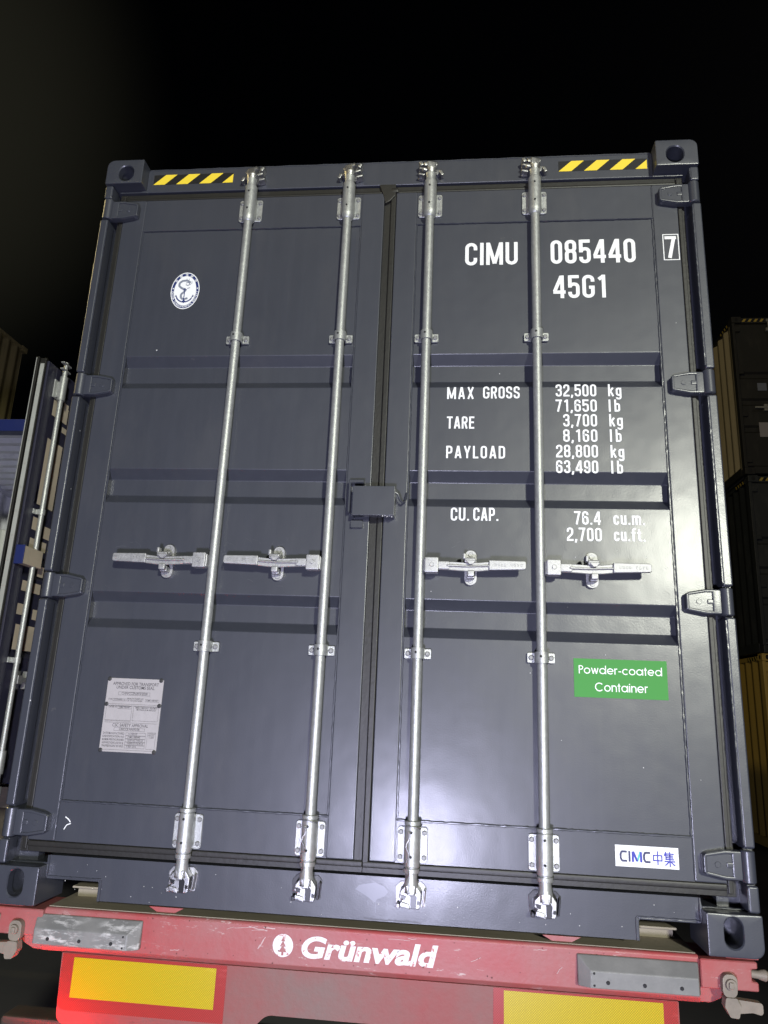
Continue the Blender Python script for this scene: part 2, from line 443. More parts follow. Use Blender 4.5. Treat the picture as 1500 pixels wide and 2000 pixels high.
T = 0.140; A = T/2; WD = 0.43
L_, R_, B_, T_ = A, WD-A, A*0.95, 1-A*0.95
CR = 0.155
def rr(x0, z0, x1, z1, r=CR): return ('c', rounded([(x0, z0), (x1, z0), (x1, z1), (x0, z1)], r, True, 5))
def pl(*pts, r=CR): return ('o', rounded(list(pts), r, False, 5))
def st(*pts): return ('o', list(pts))
X_ = 0.70
GL = {
 '0': (WD, [rr(L_, B_, R_, T_)]),
 '1': (0.36, [st((0.24, 0), (0.24, 1)), st((0.06, 0.80), (0.22, 0.93))]),
 '2': (WD, [pl((L_, 0.68), (L_, T_), (R_, T_), (R_, 0.56), (L_, 0.20), (L_, 0.0), r=0.15), st((0, B_), (WD, B_))]),
 '3': (WD, [pl((L_, 0.72), (L_, T_), (R_, T_), (R_, 0.535), (0.15, 0.535), r=0.13), pl((0.15, 0.52), (R_, 0.52), (R_, B_), (L_, B_), (L_, 0.28), r=0.13)]),
 '4': (0.46, [st((0.335, 0), (0.335, 1)), st((0.31, 0.97), (0.05, 0.30)), st((0, 0.265), (0.46, 0.265))]),
 '5': (WD, [st((WD-0.02, T_), (L_, T_)), st((L_, 1.0), (L_+0.0, 0.46)), pl((L_, 0.50), (L_+.03, 0.61), (R_, 0.61), (R_, B_), (L_, B_), (L_, 0.27), r=0.14)]),
 '6': (WD, [pl((R_, 0.72), (R_, T_), (L_, T_), (L_, B_), (R_, B_), (R_, 0.57), (L_, 0.57), r=0.14)]),
 '7': (WD, [st((0, T_), (WD, T_)), st((WD-0.09, 0.93), (0.15, 0))]),
 '8': (WD, [rr(L_, 0.525, R_, T_, 0.13), rr(L_, B_, R_, 0.525, 0.13)]),
 '9': (WD, [pl((L_, 0.28), (L_, B_), (R_, B_), (R_, T_), (L_, T_), (L_, 0.43), (R_, 0.43), r=0.14)]),
 'C': (WD+.02, [pl((R_+.02, 0.67), (R_+.02, T_), (L_, T_), (L_, B_), (R_+.02, B_), (R_+.02, 0.33))]),
 'G': (WD+.03, [pl((R_+.03, 0.70), (R_+.03, T_), (L_, T_), (L_, B_), (R_+.03, B_), (R_+.03, 0.40)), st((0.25, 0.455), (WD+.03, 0.455))]),
 'I': (T, [st((A, 0), (A, 1))]),
 'M': (0.60, [st((A-.01, 0), (A-.01, 1)), st((0.61-A, 0), (0.61-A, 1)), st((A, 0.98), (0.30, 0.06)), st((0.30, 0.06), (0.60-A, 0.98))]),
 'U': (WD+.02, [pl((L_, 1), (L_, B_), (R_+.02, B_), (R_+.02, 1))]),
 'A': (0.47, [st((0.065, 0), (0.225, 1)), st((0.405, 0), (0.245, 1)), st((0.12, 0.26), (0.35, 0.26))]),
 'X': (0.46, [st((0.07, 0), (0.39, 1)), st((0.39, 0), (0.07, 1))]),
 'R': (WD+.01, [pl((L_, 0), (L_, T_), r=0), pl((L_, T_), (R_, T_), (R_, 0.50), (L_, 0.50), r=0.14), st((0.24, 0.48), (R_+.01, 0))]),
 'O': (WD+.01, [rr(L_, B_, R_+.01, T_)]),
 'S': (WD, [pl((R_, 0.70), (R_, T_), (L_, T_), (L_, 0.57), (R_, 0.42), (R_, B_), (L_, B_), (L_, 0.30), r=0.13)]),
 'T': (0.42, [st((0, T_), (0.42, T_)), st((0.21, 0), (0.21, 0.99))]),
 'E': (0.38, [pl((0.38, T_), (L_, T_), (L_, B_), (0.38, B_), r=0), st((L_, 0.52), (0.35, 0.52))]),
 'P': (WD, [st((L_, 0), (L_, 1)), pl((L_, T_), (R_, T_), (R_, 0.44), (L_, 0.44), r=0.14)]),
 'Y': (0.46, [st((0.06, 1), (0.23, 0.40)), st((0.40, 1), (0.23, 0.40)), st((0.23, 0.44), (0.23, 0))]),
 'L': (0.37, [pl((L_, 1), (L_, B_), (0.37, B_), r=0)]),
 'D': (WD+.01, [st((L_, 0), (L_, 1)), pl((L_, T_), (R_+.01, T_), (R_+.01, B_), (L_, B_))]),
 '.': (T+.02, [st((A+.01, 0), (A+.01, T))]),
 ',': (T+.02, [st((A+.03, T), (A-.03, -0.12))]),
 'k': (0.40, [st((L_, 0), (L_, 1)), st((0.33, X_), (L_+.02, 0.33)), st((0.17, 0.40), (0.335, 0))]),
 'g': (0.39, [rr(L_, 0.10, 0.315, X_-A, 0.12), pl((0.315, X_), (0.315, -0.20), (L_, -0.20), (L_, -0.09), r=0.12)]),
 'l': (T, [st((A, 0), (A, 1))]),
 'b': (0.39, [st((L_, 0), (L_, 1)), rr(L_, B_, 0.315, X_-A, 0.12)]),
 'c': (0.38, [pl((0.305, 0.47), (0.305, X_-A), (L_, X_-A), (L_, B_), (0.305, B_), (0.305, 0.24), r=0.12)]),
 'u': (0.39, [pl((L_, X_), (L_, B_), (0.315, B_), r=0.12), st((0.315, 0), (0.315, X_))]),
 'm': (0.60, [st((A, 0), (A, X_)), pl((A, X_-A), (0.30, X_-A), (0.30, 0), r=0.12), pl((0.30, X_-A), (0.525, X_-A), (0.525, 0), r=0.12)]),
 'f': (0.30, [pl((0.13, 0), (0.13, T_), (0.30, T_), r=0.12), st((0, X_-A), (0.28, X_-A))]),
 't': (0.30, [pl((0.13, 0.92), (0.13, B_), (0.30, B_), r=0.12), st((0, X_-A), (0.28, X_-A))]),
}
# light round-letter alphabet
RT = 0.112; RX = 0.74; RO = RX/2
def arc(cx, cz, r, a0, a1, n=22): return [(cx+r*math.cos(R(a0+(a1-a0)*k/n)), cz+r*math.sin(R(a0+(a1-a0)*k/n))) for k in range(n+1)]
rc = RO-RT/2
GR = {
 'P': (0.50, [st((.07, 0), (.07, 1)), ('o', [(.07, 1-RT/2), (.26, 1-RT/2)] + arc(.26, .73, .215, 90, -90) + [(.07, .515)])]),
 'o': (RX, [('c', arc(RO, RO, rc, 0, 360, 32)[:-1])]),
 'w': (0.84, [st((.05, RX), (.24, 0.02)), st((.24, 0.02), (.42, RX-.04)), st((.42, RX-.04), (.60, .02)), st((.60, .02), (.79, RX))]),
 'd': (RX+.04, [('c', arc(RO, RO, rc, 0, 360, 32)[:-1]), st((RX-.02, 0), (RX-.02, 1.04))]),
 'e': (RX, [('o', arc(RO, RO, rc, 0, 318, 28)), st((.06, RO-.01), (RX-.03, RO-.01))]),
 'r': (0.34, [st((.06, 0), (.06, RX)), ('o', arc(.27, RX-.27, .21, 180, 70, 12))]),
 '-': (0.36, [st((.02, .36), (.34, .36))]),
 'c': (0.66, [('o', arc(RO, RO, rc, 45, 315, 26))]),
 'a': (RX+.04, [('c', arc(RO, RO, rc, 0, 360, 32)[:-1]), st((RX-.02, 0), (RX-.02, RX))]),
 't': (0.32, [st((.16, 0), (.16, .94)), st((.0, RX-.06), (.32, RX-.06))]),
 'C': (0.96, [('o', arc(.51, .5, .445, 42, 318, 32))]),
 'n': (0.60, [st((.06, 0), (.06, RX)), ('o', arc(.30, RX-.30, .24, 180, 0, 18) + [(.54, 0)])]),
 'i': (0.14, [st((.07, 0), (.07, RX)), st((.07, .84), (.07, .98))]),
}
def lettering(name, s, x0, z0, h, width, y, mat, parent, glyphs=GL, t=T, space=0.30, align='l', mb=None):
    """a line of stroke letters: tracked to fill width; returns object."""
    own = mb is None
    if own: mb = MB()
    ws = [space if ch == ' ' else glyphs[ch][0] for ch in s]
    gx = max(0.92, min(1.14, (width-0.10*h*(len(s)-1))/(sum(ws)*h)))
    tot = sum(ws)*h*gx
    gap = (width-tot)/max(1, len(s)-1)
    x = x0; k = 0
    for ch, w in zip(s, ws):
        if ch != ' ':
            for kind, pts in glyphs[ch][1]:
                yy = y - 0.00018*(k % 4); k += 1
                offset_ribbon(mb, [(x+p[0]*h*gx, z0+p[1]*h) for p in pts], t*h, kind == 'c', lambda a, b, yy=yy: (a, yy, b))
        x += w*h*gx+gap
    if own: return mb.build(name, mat, parent, recalc=False, smooth=False)

DG = None
def font_mesh(body, size, bold=0.0, shear=0.0, align='LEFT', spacing=1.0):
    cu = bpy.data.curves.new('lettering', 'FONT')
    cu.body = body; cu.size = size; cu.offset = bold; cu.shear = shear; cu.align_x = align; cu.space_character = spacing
    cu.fill_mode = 'FRONT' if hasattr(cu, 'fill_mode') and False else cu.fill_mode
    o = bpy.data.objects.new('lettering', cu); COL.objects.link(o)
    dg = bpy.context.evaluated_depsgraph_get()
    me = bpy.data.meshes.new_from_object(o.evaluated_get(dg))
    bpy.data.objects.remove(o); bpy.data.curves.remove(cu)
    return me
def add_font(mb, body, x, z, size, y, bold=0.0, shear=0.0, align='LEFT', width=None, M2=None):
    """flat text in the door plane; width stretches it to fit."""
    me = font_mesh(body, size, bold, shear, 'LEFT')
    xs = [v.co.x for v in me.vertices]
    if not xs: return
    w0, w1 = min(xs), max(xs)
    sx = 1.0 if width is None else width/(w1-w0)
    ox = -w0 if align == 'LEFT' else -(w0+w1)/2
    vs = []
    for v in me.vertices:
        px, pz = (v.co.x+ox)*sx, v.co.y
        if M2: px, pz = M2(px, pz)
        vs.append(mb.bm.verts.new((x+px, y, z+pz)))
    for p in me.polygons:
        try: mb.bm.faces.new([vs[i] for i in p.vertices])
        except ValueError: pass
    bpy.data.meshes.remove(me)

def rect_outline(mb, x0, z0, x1, z1, t, y):
    offset_ribbon(mb, [(x0, z0), (x1, z0), (x1, z1), (x0, z1)], t, True, lambda a, b: (a, y, b))

# ------------------------------------------------------------------ shared container pieces
def corrugated(length, pitch=0.278, depth=0.036):
    pts = []; t = 0.0
    while t < length:
        for dt, d in ((0, 0), (0.072, 0), (0.140, depth), (0.212, depth)):
            if t+dt <= length: pts.append((t+dt, d))
        t += pitch
    pts.append((length, pts[-1][1]))
    return pts

def casting_mesh(x0, x1, z0, z1, y0, y1, hole, corner, r=0.022):
    """ISO corner casting: rounded outer corner, oblong hole through the end face into a hollow."""
    mb = MB()
    cx, cz, hw, hh = hole
    corners = {(-1, -1): .004, (1, -1): .004, (1, 1): .004, (-1, 1): .004}
    corners[corner] = r
    outline = rounded([(x0, z0), (x1, z0), (x1, z1), (x0, z1)],
                      [corners[(-1, -1)], corners[(1, -1)], corners[(1, 1)], corners[(-1, 1)]], True, 6)
    n = 56
    def hit(a):
        d = Vector((math.cos(a), math.sin(a))); best = None
        for i in range(len(outline)):
            p = Vector(outline[i]); q = Vector(outline[(i+1) % len(outline)])
            e = q-p; den = d.x*e.y-d.y*e.x
            if abs(den) < 1e-12: continue
            w = p-Vector((cx, cz))
            tt = (w.x*e.y-w.y*e.x)/den; u = (w.x*d.y-w.y*d.x)/den
            if tt > 0 and -0.02 <= u <= 1.02 and (best is None or tt < best): best = tt
        return (cx+d.x*best, cz+d.y*best)
    angs = sorted([2*PI*k/n for k in range(n)] + [math.atan2(p[1]-cz, p[0]-cx) % (2*PI) for p in outline])
    aa = [angs[0]]
    for a in angs[1:]:
        if a-aa[-1] > 0.012: aa.append(a)
    out = [hit(a) for a in aa]
    inn = []
    rr_ = min(hw, hh)
    for a in aa:       # stadium
        d = Vector((math.cos(a), math.sin(a)))
        lo, hi = 0.0, 1.0
        for _ in range(30):
            mid = (lo+hi)/2; p = d*mid
            qx, qz = max(abs(p.x)-(hw-rr_), 0), max(abs(p.y)-(hh-rr_), 0)
            if math.hypot(qx, qz) < rr_: lo = mid
            else: hi = mid
        inn.append((cx+d.x*lo, cz+d.y*lo))
    def ring(pts, y): return [mb.bm.verts.new((p[0], y, p[1])) for p in pts]
    def scale(pts, s): return [(cx+(p[0]-cx)*s, cz+(p[1]-cz)*s) for p in pts]
    mx, mz = (x0+x1)/2, (z0+z1)/2
    def shrink(pts, d): return [(p[0]+(d if p[0] < mx else -d)*min(1, abs(p[0]-mx)/0.03), p[1]+(d if p[1] < mz else -d)*min(1, abs(p[1]-mz)/0.03)) for p in pts]
    rings = [ring(out, y1), ring(out, y0+.005), ring(shrink(out, .0015), y0+.0015), ring(shrink(out, .005), y0),
             ring(scale(inn, 1.10), y0), ring(inn, y0+.004), ring(inn, y0+.034), ring(scale(inn, 1.12), y0+.036), ring(scale(inn, 1.12), y0+.12)]
    k = len(aa)
    for a, b in zip(rings, rings[1:]):
        for i in range(k):
            mb.bm.faces.new((a[i], a[(i+1) % k], b[(i+1) % k], b[i]))
    mb.bm.faces.new(rings[0]); mb.bm.faces.new(rings[-1])
    return mb

rng = random.Random(3)
def bead(mb, p0, p1, r=0.0036, step=0.010, jit=0.25, n=6):
    p0, p1 = Vector(p0), Vector(p1); L = (p1-p0).length; k = max(2, int(L/step))
    path, rad = [], []
    for i in range(k+1):
        q = p0.lerp(p1, i/k)
        path.append(q + Vector((rng.uniform(-1, 1), rng.uniform(-1, 1), rng.uniform(-1, 1)))*r*0.18)
        rad.append(r*(1+rng.uniform(-jit, jit)))
    mb.tube(path, rad, n)

# ================================================================== ground
g = MB()
g.poly([(-200, -150, 0), (200, -150, 0), (200, 250, 0), (-200, 250, 0)])
M_ASPH = dirty('yard_asphalt', (0.045, 0.044, 0.042), (0.085, 0.08, 0.07), 0.6, 0.85, 0.8)
go = g.build('ground', M_ASPH)
go.location = (0, 0, -1.17)
go['kind'] = 'structure'; go['label'] = 'dark asphalt of the container yard'

# ================================================================== the container in front
CW, CH, CL = 1.219, 2.896, 12.19
C0 = thing('shipping_container', 'graphite grey container with closed doors and white lettering, standing on the red trailer', 'container', (0, 0, 0), None)

# corner castings (rear ones carry the door end)
for sx in (-1, 1):
    for top in (0, 1):
        x0, x1 = sorted((sx*CW, sx*(CW-0.162)))
        z0, z1 = ((CH-0.118), CH) if top else (0.0, 0.118)
        hx = sx*(1.133 if not top else 1.131)
        hole = (hx, 2.829, 0.033, 0.037) if top else (hx, 0.066, 0.027, 0.042)
        casting_mesh(x0, x1, z0, z1, 0.0, 0.178, hole, (sx, 1 if top else -1), 0.030).build('corner_casting', M_PAINT, C0, 28)
        mb = MB(); mb.box(x0, x1, CL-0.178, CL, z0, z1, 0.01); mb.build('corner_casting', M_PAINT, C0)

HZ = (2.662, 1.857, 1.058, 0.248)            # hinge heights
# corner posts: rounded outer strip broken at the hinges, a web behind, and the gasket groove
for sx in (-1, 1):
    mb = MB()
    lim = [2.776] + [q for h in HZ for q in (h+0.052, h-0.052)] + [0.120]
    for k in range(0, len(lim), 2):
        if lim[k]-lim[k+1] > 0.02:
            mb.box(sx*1.185, sx*1.2185, 0.010, 0.070, lim[k+1], lim[k], 0.007, 3)
    mb.box(sx*1.189, sx*1.215, 0.030, 0.140, 0.118, 2.778)
    POST_BEADS = [(lim[k+1]+.01, lim[k]-.01) for k in range(0, len(lim), 2) if lim[k]-lim[k+1] > .05]
    for a_, b_ in POST_BEADS: bead(mb, (sx*1.1855, 0.0125, a_), (sx*1.1855, 0.0125, b_), 0.0030, 0.009)
    mb.box(sx*1.120, sx*1.190, 0.098, 0.140, 0.118, 2.778)
    for h in HZ:    # lugs above and below each hinge
        for d in (-0.0565, 0.0565):
            mb.box(sx*1.186, sx*1.212, 0.018, 0.094, h+d-0.007, h+d+0.007, 0.004)
    mb.build('corner_post', M_PAINT, C0)

# header
mb = MB()
mb.prism(rounded([(0.055, 2.770), (0.055, 2.886), (0.30, 2.886), (0.30, 2.878), (0.12, 2.878), (0.12, 2.770)], [.004, .010, 0, 0, 0, 0]), 'x', -1.056, 1.056)
for sx in (-1, 1):   # gusset under the casting
    mb.prism([(sx*1.056, 2.770), (sx*1.165, 2.770), (sx*1.165, 2.780), (sx*1.056, 2.886)] if False else [(sx*1.054, 2.768), (sx*1.172, 2.768), (sx*1.172, 2.778), (sx*1.054, 2.778)], 'y', 0.052, 0.12, 0.002)
bead(mb, (-1.05, 0.0585, 2.8825), (1.05, 0.0585, 2.8825), 0.0042, 0.03, 0.12)
mb.build('door_header', M_PAINT, C0)

# sill with the two notches beside the castings
mb = MB()
pts = [(1.056, 0.146), (1.056, 0.076), (0.868, 0.076), (0.868, 0.016), (-0.868, 0.016), (-0.868, 0.076), (-1.056, 0.076), (-1.056, 0.146)]
mb.prism(rounded(pts, [0, 0, .016, .003, .003, .016, 0, 0]), 'y', 0.055, 0.064)
mb.prism([(0.064, 0.016), (0.064, 0.022), (0.26, 0.022), (0.26, 0.016)], 'x', -0.866, 0.866)
mb.prism([(0.064, 0.140), (0.064, 0.146), (0.30, 0.150), (0.30, 0.140)], 'x', -1.056, 1.056)
for sx in (-1, 1):
    mb.box(sx*0.864, sx*0.872, 0.0535, 0.16, 0.014, 0.076, 0.002)
    mb.box(sx*0.872, sx*1.054, 0.0535, 0.16, 0.0735, 0.080, 0.002)
    bead(mb, (sx*0.864, 0.0545, 0.016), (sx*0.864, 0.0545, 0.080), 0.003)
    bead(mb, (sx*0.864, 0.0545, 0.081), (sx*1.054, 0.0545, 0.081), 0.003)
    bead(mb, (sx*1.056, 0.054, 0.081), (sx*1.056, 0.054, 0.146), 0.0045)
    bead(mb, (sx*1.056, 0.053, 0.121), (sx*1.190, 0.053, 0.121), 0.003)
mb.build('door_sill', M_PAINT, C0)
mb = MB(); mb.box(-1.05, 1.05, 0.30, 0.36, 0.016, 0.15, .004)
for k in range(34):
    mb.box(-1.15, 1.15, 0.6+k*0.34, 0.645+k*0.34, 0.03, 0.15)
mb.build('floor_crossmembers', M_PAINT, C0)

# shell
for sx in (-1, 1):
    mb = MB()
    prof = [(sx*(1.212-d), 0.14+t) for t, d in corrugated(CL-0.28)]
    mb.sheet(prof, 'z', 0.12, 2.80)
    mb.build('side_wall', M_PAINT, C0)
    mb = MB(); mb.box(sx*1.155, sx*1.2175, 0.18, CL-.18, 2.80, 2.862, .004); mb.build('top_rail', M_PAINT, C0)
    mb = MB(); mb.box(sx*1.165, sx*1.2175, 0.18, CL-.18, 0.02, 0.165, .004); mb.build('bottom_rail', M_PAINT, C0)
mb = MB(); mb.sheet([(0.12+t, 2.872-d*0.6) for t, d in corrugated(CL-0.24)], 'x', -1.155, 1.155); mb.build('roof', M_PAINT, C0)
mb = MB(); mb.sheet([(-1.15+t, CL-0.06-d) for t, d in corrugated(2.30)], 'z', 0.15, 2.80); mb.build('front_wall', M_PAINT, C0)
mb = MB(); mb.box(-1.15, 1.15, 0.13, CL-.1, 0.152, 0.18); mb.build('floor', M_DARK, C0)

# ---- doors
YP = 0.058                         # outer face of the door panels
ZB, ZT = 0.190, 2.727              # door leaf bottom and top
def panel_profile():
    pts = [(YP, 0.318)]; rad = [0]
    for lo, li, ui, uo in ((0.913, 0.949, 1.012, 1.046), (1.387, 1.423, 1.487, 1.523), (1.858, 1.894, 1.962, 1.997)):
        pts += [(YP, lo), (YP+.036, li), (YP+.036, ui), (YP, uo)]; rad += [.007]*4
    pts.append((YP, 2.577)); rad.append(0)
    return rounded(pts, rad, False, 4)
for side in (-1, 1):
    xi, xo = (-0.022, -1.142) if side < 0 else (0.028, 1.142)
    d = MB()
    s_in = (sorted((xi, side*0.113)))
    d.box(s_in[0], s_in[1], 0.050, 0.102, ZB, ZT, 0.004)
    s_out = sorted((side*1.046, xo))
    d.box(s_out[0], s_out[1], 0.050, 0.102, ZB, ZT, 0.005)
    px0, px1 = sorted((side*0.113, side*1.046))
    d.box(px0, px1, 0.0535, 0.101, 2.577, ZT-.0005, 0.0)
    d.box(px0, px1, 0.0535, 0.101, ZB+.0005, 0.318, 0.0)
    e = 0.0005
    bead(d, (px0+.002, YP-.001, 0.318), (px0+.002, YP-.001, 2.577)); bead(d, (px1-.002, YP-.001, 0.318), (px1-.002, YP-.001, 2.577))
    bead(d, (px0, 0.0535, 0.318), (px1, 0.0535, 0.318), 0.0036); bead(d, (px0, 0.0535, 2.577), (px1, 0.0535, 2.577), 0.0036)
    bead(d, (px0, 0.052, ZB+.004), (px0, 0.052, 0.318), 0.0024); bead(d, (px1, 0.052, ZB+.004), (px1, 0.052, 0.318), 0.0024)
    bead(d, (px0, 0.052, 2.577), (px0, 0.052, ZT-.01), 0.0016); bead(d, (px1, 0.052, 2.577), (px1, 0.052, ZT-.01), 0.0016)
    D = d.build('door', M_PAINT, C0)
    p = MB(); p.sheet(panel_profile(), 'x', px0, px1)
    p.build('door_panel', M_PANEL, D, 60)
    # gasket round the leaf
    gk = MB()
    x0, x1 = sorted((xo, side*1.170))
    gk.box(x0, x1, 0.061, 0.090, 0.152, 2.764, 0.002)
    gk.box(*sorted((side*1.144, side*1.160)), 0.054, 0.0625, 0.160, 2.757, 0.004, 2)
    a, b = sorted((0.006, side*1.142)); 
    gk.box(a, b, 0.062, 0.09, ZT, 2.764, 0.002)
    gk.box(a, b, 0.054, 0.0625, ZT+.002, ZT+.014, 0.005, 2)
    gk.box(a, b, 0.062, 0.09, 0.152, ZB, 0.002)
    gk.box(a, b, 0.053, 0.0625, ZB-.021, ZB-.002, 0.005, 2)
    if side > 0:
        gk.box(-0.0215, 0.0275, 0.064, 0.09, 0.165, 2.75)
        gk.box(0.004, 0.0272, 0.054, 0.0645, 0.17, 2.742, 0.006, 3)
        gk.prism([(-0.046, 2.768), (0.024, 2.768), (0.024, 2.715), (0.004, 2.690), (-0.018, 2.676), (-0.026, 2.712)], 'y', 0.047, 0.0612, 0.004)
        gk.box(0.004, 0.036, 0.045, 0.0608, 2.728, 2.750, 0.007)
    gk.build('door_gasket', M_GASK, D)
    # hinges
    for h in HZ:
        hb = MB()
        xs = lambda v: side*v
        blade = [(xs(1.066), h-0.026), (xs(1.078), h-0.033), (xs(1.130), h-0.043), (xs(1.186), h-0.043), (xs(1.186), h+0.043), (xs(1.130), h+0.043), (xs(1.078), h+0.033), (xs(1.066), h+0.026)]
        hb.prism(blade, 'y', 0.024, 0.0505, 0.005, 2)
        # raised rim left round a sunk pocket
        hb.prism([(xs(1.074), h+0.021), (xs(1.130), h+0.031), (xs(1.176), h+0.031), (xs(1.176), h+0.041), (xs(1.130), h+0.041), (xs(1.070), h+0.029)], 'y', 0.0195, 0.026, 0.003)
        hb.prism([(xs(1.074), h-0.021), (xs(1.130), h-0.031), (xs(1.176), h-0.031), (xs(1.176), h-0.041), (xs(1.130), h-0.041), (xs(1.070), h-0.029)], 'y', 0.0195, 0.026, 0.003)
        hb.prism([(xs(1.066), h-.024), (xs(1.076), h-.030), (xs(1.076), h+.030), (xs(1.066), h+.024)], 'y', 0.0198, 0.026, 0.003)
        hb.cyl((xs(1.197), 0.026, h), 'z', 0.0215, 0.092, 20, 0.003)
        hb.box(xs(1.150), xs(1.186), 0.019, 0.040, h-0.042, h+0.042, 0.006)
        hb.cyl((xs(1.108), 0.0235, h), 'y', 0.009, 0.003, 14, .001)
        hb.box(xs(1.134), xs(1.158), 0.0205, 0.026, h-0.008, h+0.008, 0.003)
        hb.build('hinge', M_PAINT, D)

# ---- locking bars
RX_ = (-0.583, -0.168, 0.168, 0.586)
YR = 0.026
def bolt(mb, x, y, z, r=0.0085, hex_=True):
    mb.tube([(x, y, z), (x, y-.004, z), (x, y-.0042, z), (x, y-.006, z)], [r, r, r*.95, r*.7], 6 if hex_ else 14)
for i, x in enumerate(RX_):
    out = -1 if i < 2 else 1
    bar = MB()
    n = 60
    bar.tube([(x, YR, 0.128), (x, YR, 0.20), (x, YR, 2.70), (x, YR, 2.795)], [0.019, 0.0168, 0.0168, 0.018], 28)
    bar.tube([(x, YR, 0.118), (x, YR, 0.135), (x, YR, 0.150), (x, YR, 0.176)], [0.024, 0.0225, 0.0195, 0.0195], 24)
    bar.tube([(x, YR, 2.755), (x, YR, 2.772), (x, YR, 2.792)], [0.0195, 0.0195, 0.0215], 24)
    BAR = bar.build('locking_bar', M_GALV, C0)
    # bearing brackets, top and bottom
    for z0, z1, s0, s1, top in ((2.604, 2.708, 2.612, 2.757, True), (0.194, 0.302, 0.186, 0.308, False)):
        k = MB()
        w = 0.049
        pl_ = rounded([(x-w, z0), (x+w, z0), (x+w, z1), (x-w, z1)], 0.010)
        k.prism(pl_, 'y', 0.046, 0.0525, 0.0015, 1)
        k.tube([(x, YR+.001, s0), (x, YR+.001, s0+.004), (x, YR+.001, s1-.004), (x, YR+.001, s1)], [0.0235, 0.0255, 0.0255, 0.0235], 26)
        k.box(x-0.026, x+0.026, 0.028, 0.050, z0+.006, z1-.006, 0.004)
        if top:
            k.tube([(x, YR, s0-.026), (x, YR, s0-.020), (x, YR, s0-.006), (x, YR, s0+.001)], [0.0175, 0.0225, 0.0265, 0.0265], 24)
        else:
            k.tube([(x, YR, s1-.001), (x, YR, s1+.0025), (x, YR, s1+.003), (x, YR, s1+.014), (x, YR, s1+.015)], [0.0205, 0.0205, 0.0262, 0.0262, .0245], 24); k.tube([(x, YR, s0-.017), (x, YR, s0-.016), (x, YR, s0-.0035), (x, YR, s0-.003), (x, YR, s0+.001)], [.024, 0.0255, 0.0255, .0205, .0205], 24)
        K = k.build('bearing_bracket', M_GALV, BAR)
        for dx in (-1, 1):
            for z in (z0+.017, z1-.017):
                bo = MB(); bolt(bo, x+dx*0.0385, 0.0462, z); bo.build('bolt', M_BOLT, BAR)
    # saddle brackets
    for z in (2.058, 0.855):
        k = MB()
        for dx in (-1, 1):
            k.prism(rounded([(x+dx*.017, z-.0165), (x+dx*.046, z-.0165), (x+dx*.046, z+.0165), (x+dx*.017, z+.0165)], 0.004), 'y', 0.045, 0.0535, 0.0015, 1)
            bo = MB(); bolt(bo, x+dx*0.0335, 0.0452, z, 0.0088, False); bo.build('bolt', M_BOLT, BAR)
        arcp = [(x+0.0232*math.cos(q), YR+0.0232*math.sin(q)) for q in [R(180+a) for a in range(0, 181, 12)]]
        prof = [(x-0.0232, 0.047)] + arcp + [(x+0.0232, 0.047)]
        inn_ = [(x+(p[0]-x)*0.84, YR+(p[1]-YR)*0.84 if p[1] < 0.04 else p[1]) for p in prof]
        k.prism(prof + inn_[::-1], 'z', z-0.0185, z+0.0185)
        k.build('saddle_bracket', M_GALV, BAR)
    # small holes: sleeves and saddles
    for z in (2.640, 2.722, 0.290, 0.218):
        hd = MB(); hd.cyl((x-.002, YR-.0246, z), 'y', 0.0042, 0.003, 12); hd.build('grease_hole', M_DARK, BAR)
    for z in (2.062, 0.858):
        hd = MB(); hd.cyl((x-.005, YR-.0218, z), 'y', 0.0042, 0.004, 12); hd.build('grease_hole', M_DARK, BAR)
    # cams and keepers
    for top in (True, False):
        s = 1 if top else -1
        zc = 2.820 if top else 0.102
        c = MB()
        RT_ = Matrix.Translation((x, YR, zc)) @ Matrix.Rotation(R(18*out*s), 4, 'Z')
        c.tube([(x, YR, zc-s*0.032), (x, YR, zc-s*0.022), (x, YR, zc-s*0.010)], [0.0190, 0.0215, 0.024], 20)
        o2 = -out if top else 1
        if top:
            c.box(-0.019, 0.019, -0.016, 0.020, -0.024, 0.026, 0.007, 2, RT_)
            c.box(-0.034, 0.026, -0.010, 0.012, -0.024, -0.009, 0.005, 2, RT_ @ Matrix.Rotation(R(8), 4, 'Y'))
            c.box(-0.028, 0.030, -0.010, 0.012, 0.008, 0.026, 0.005, 2, RT_ @ Matrix.Rotation(R(-12), 4, 'Y'))
            c.build('cam', M_GALVC, BAR)
            k = MB()
            Mk = Matrix.Translation((x + o2*0.032, 0.040, zc))
            k.box(-0.008, 0.008, -0.026, 0.015, 0.010, 0.032, 0.005, 2, Mk @ Matrix.Rotation(R(24*o2), 4, 'Y'))
            k.box(-0.014, 0.012, -0.026, 0.015, -0.012, -0.001, 0.004, 2, Mk @ Matrix.Rotation(R(-22*o2), 4, 'Y'))
            k.box(-0.012, 0.015, -0.020, 0.015, -0.034, -0.023, 0.004, 2, Mk @ Matrix.Rotation(R(-14*o2), 4, 'Y'))
            k.box(-0.020, 0.006, 0.002, 0.0155, -0.036, 0.032, 0.005, 2, Mk)
            k.box(-0.040, 0.040, 0.046, 0.0545, zc-.012, zc+.012, 0.003, 2, Matrix.Translation((x, 0, 0)))
            Mk2 = Matrix.Translation((x-o2*0.034, 0.044, zc))
            k.box(-0.007, 0.007, -0.016, 0.011, -0.032, -0.006, 0.004, 2, Mk2 @ Matrix.Rotation(R(26*o2), 4, 'Y'))
            k.build('cam_keeper', M_GALVC, BAR)
        else:
            P2 = lambda a, b: (x+a, zc+b)
            body = [P2(-.030, -.031), P2(.026, -.036), P2(.032, -.030), P2(.034, .010), P2(.020, .030), P2(-.018, .031), P2(-.034, .014), P2(-.036, -.006), P2(-.026, -.010), P2(-.034, -.020)]
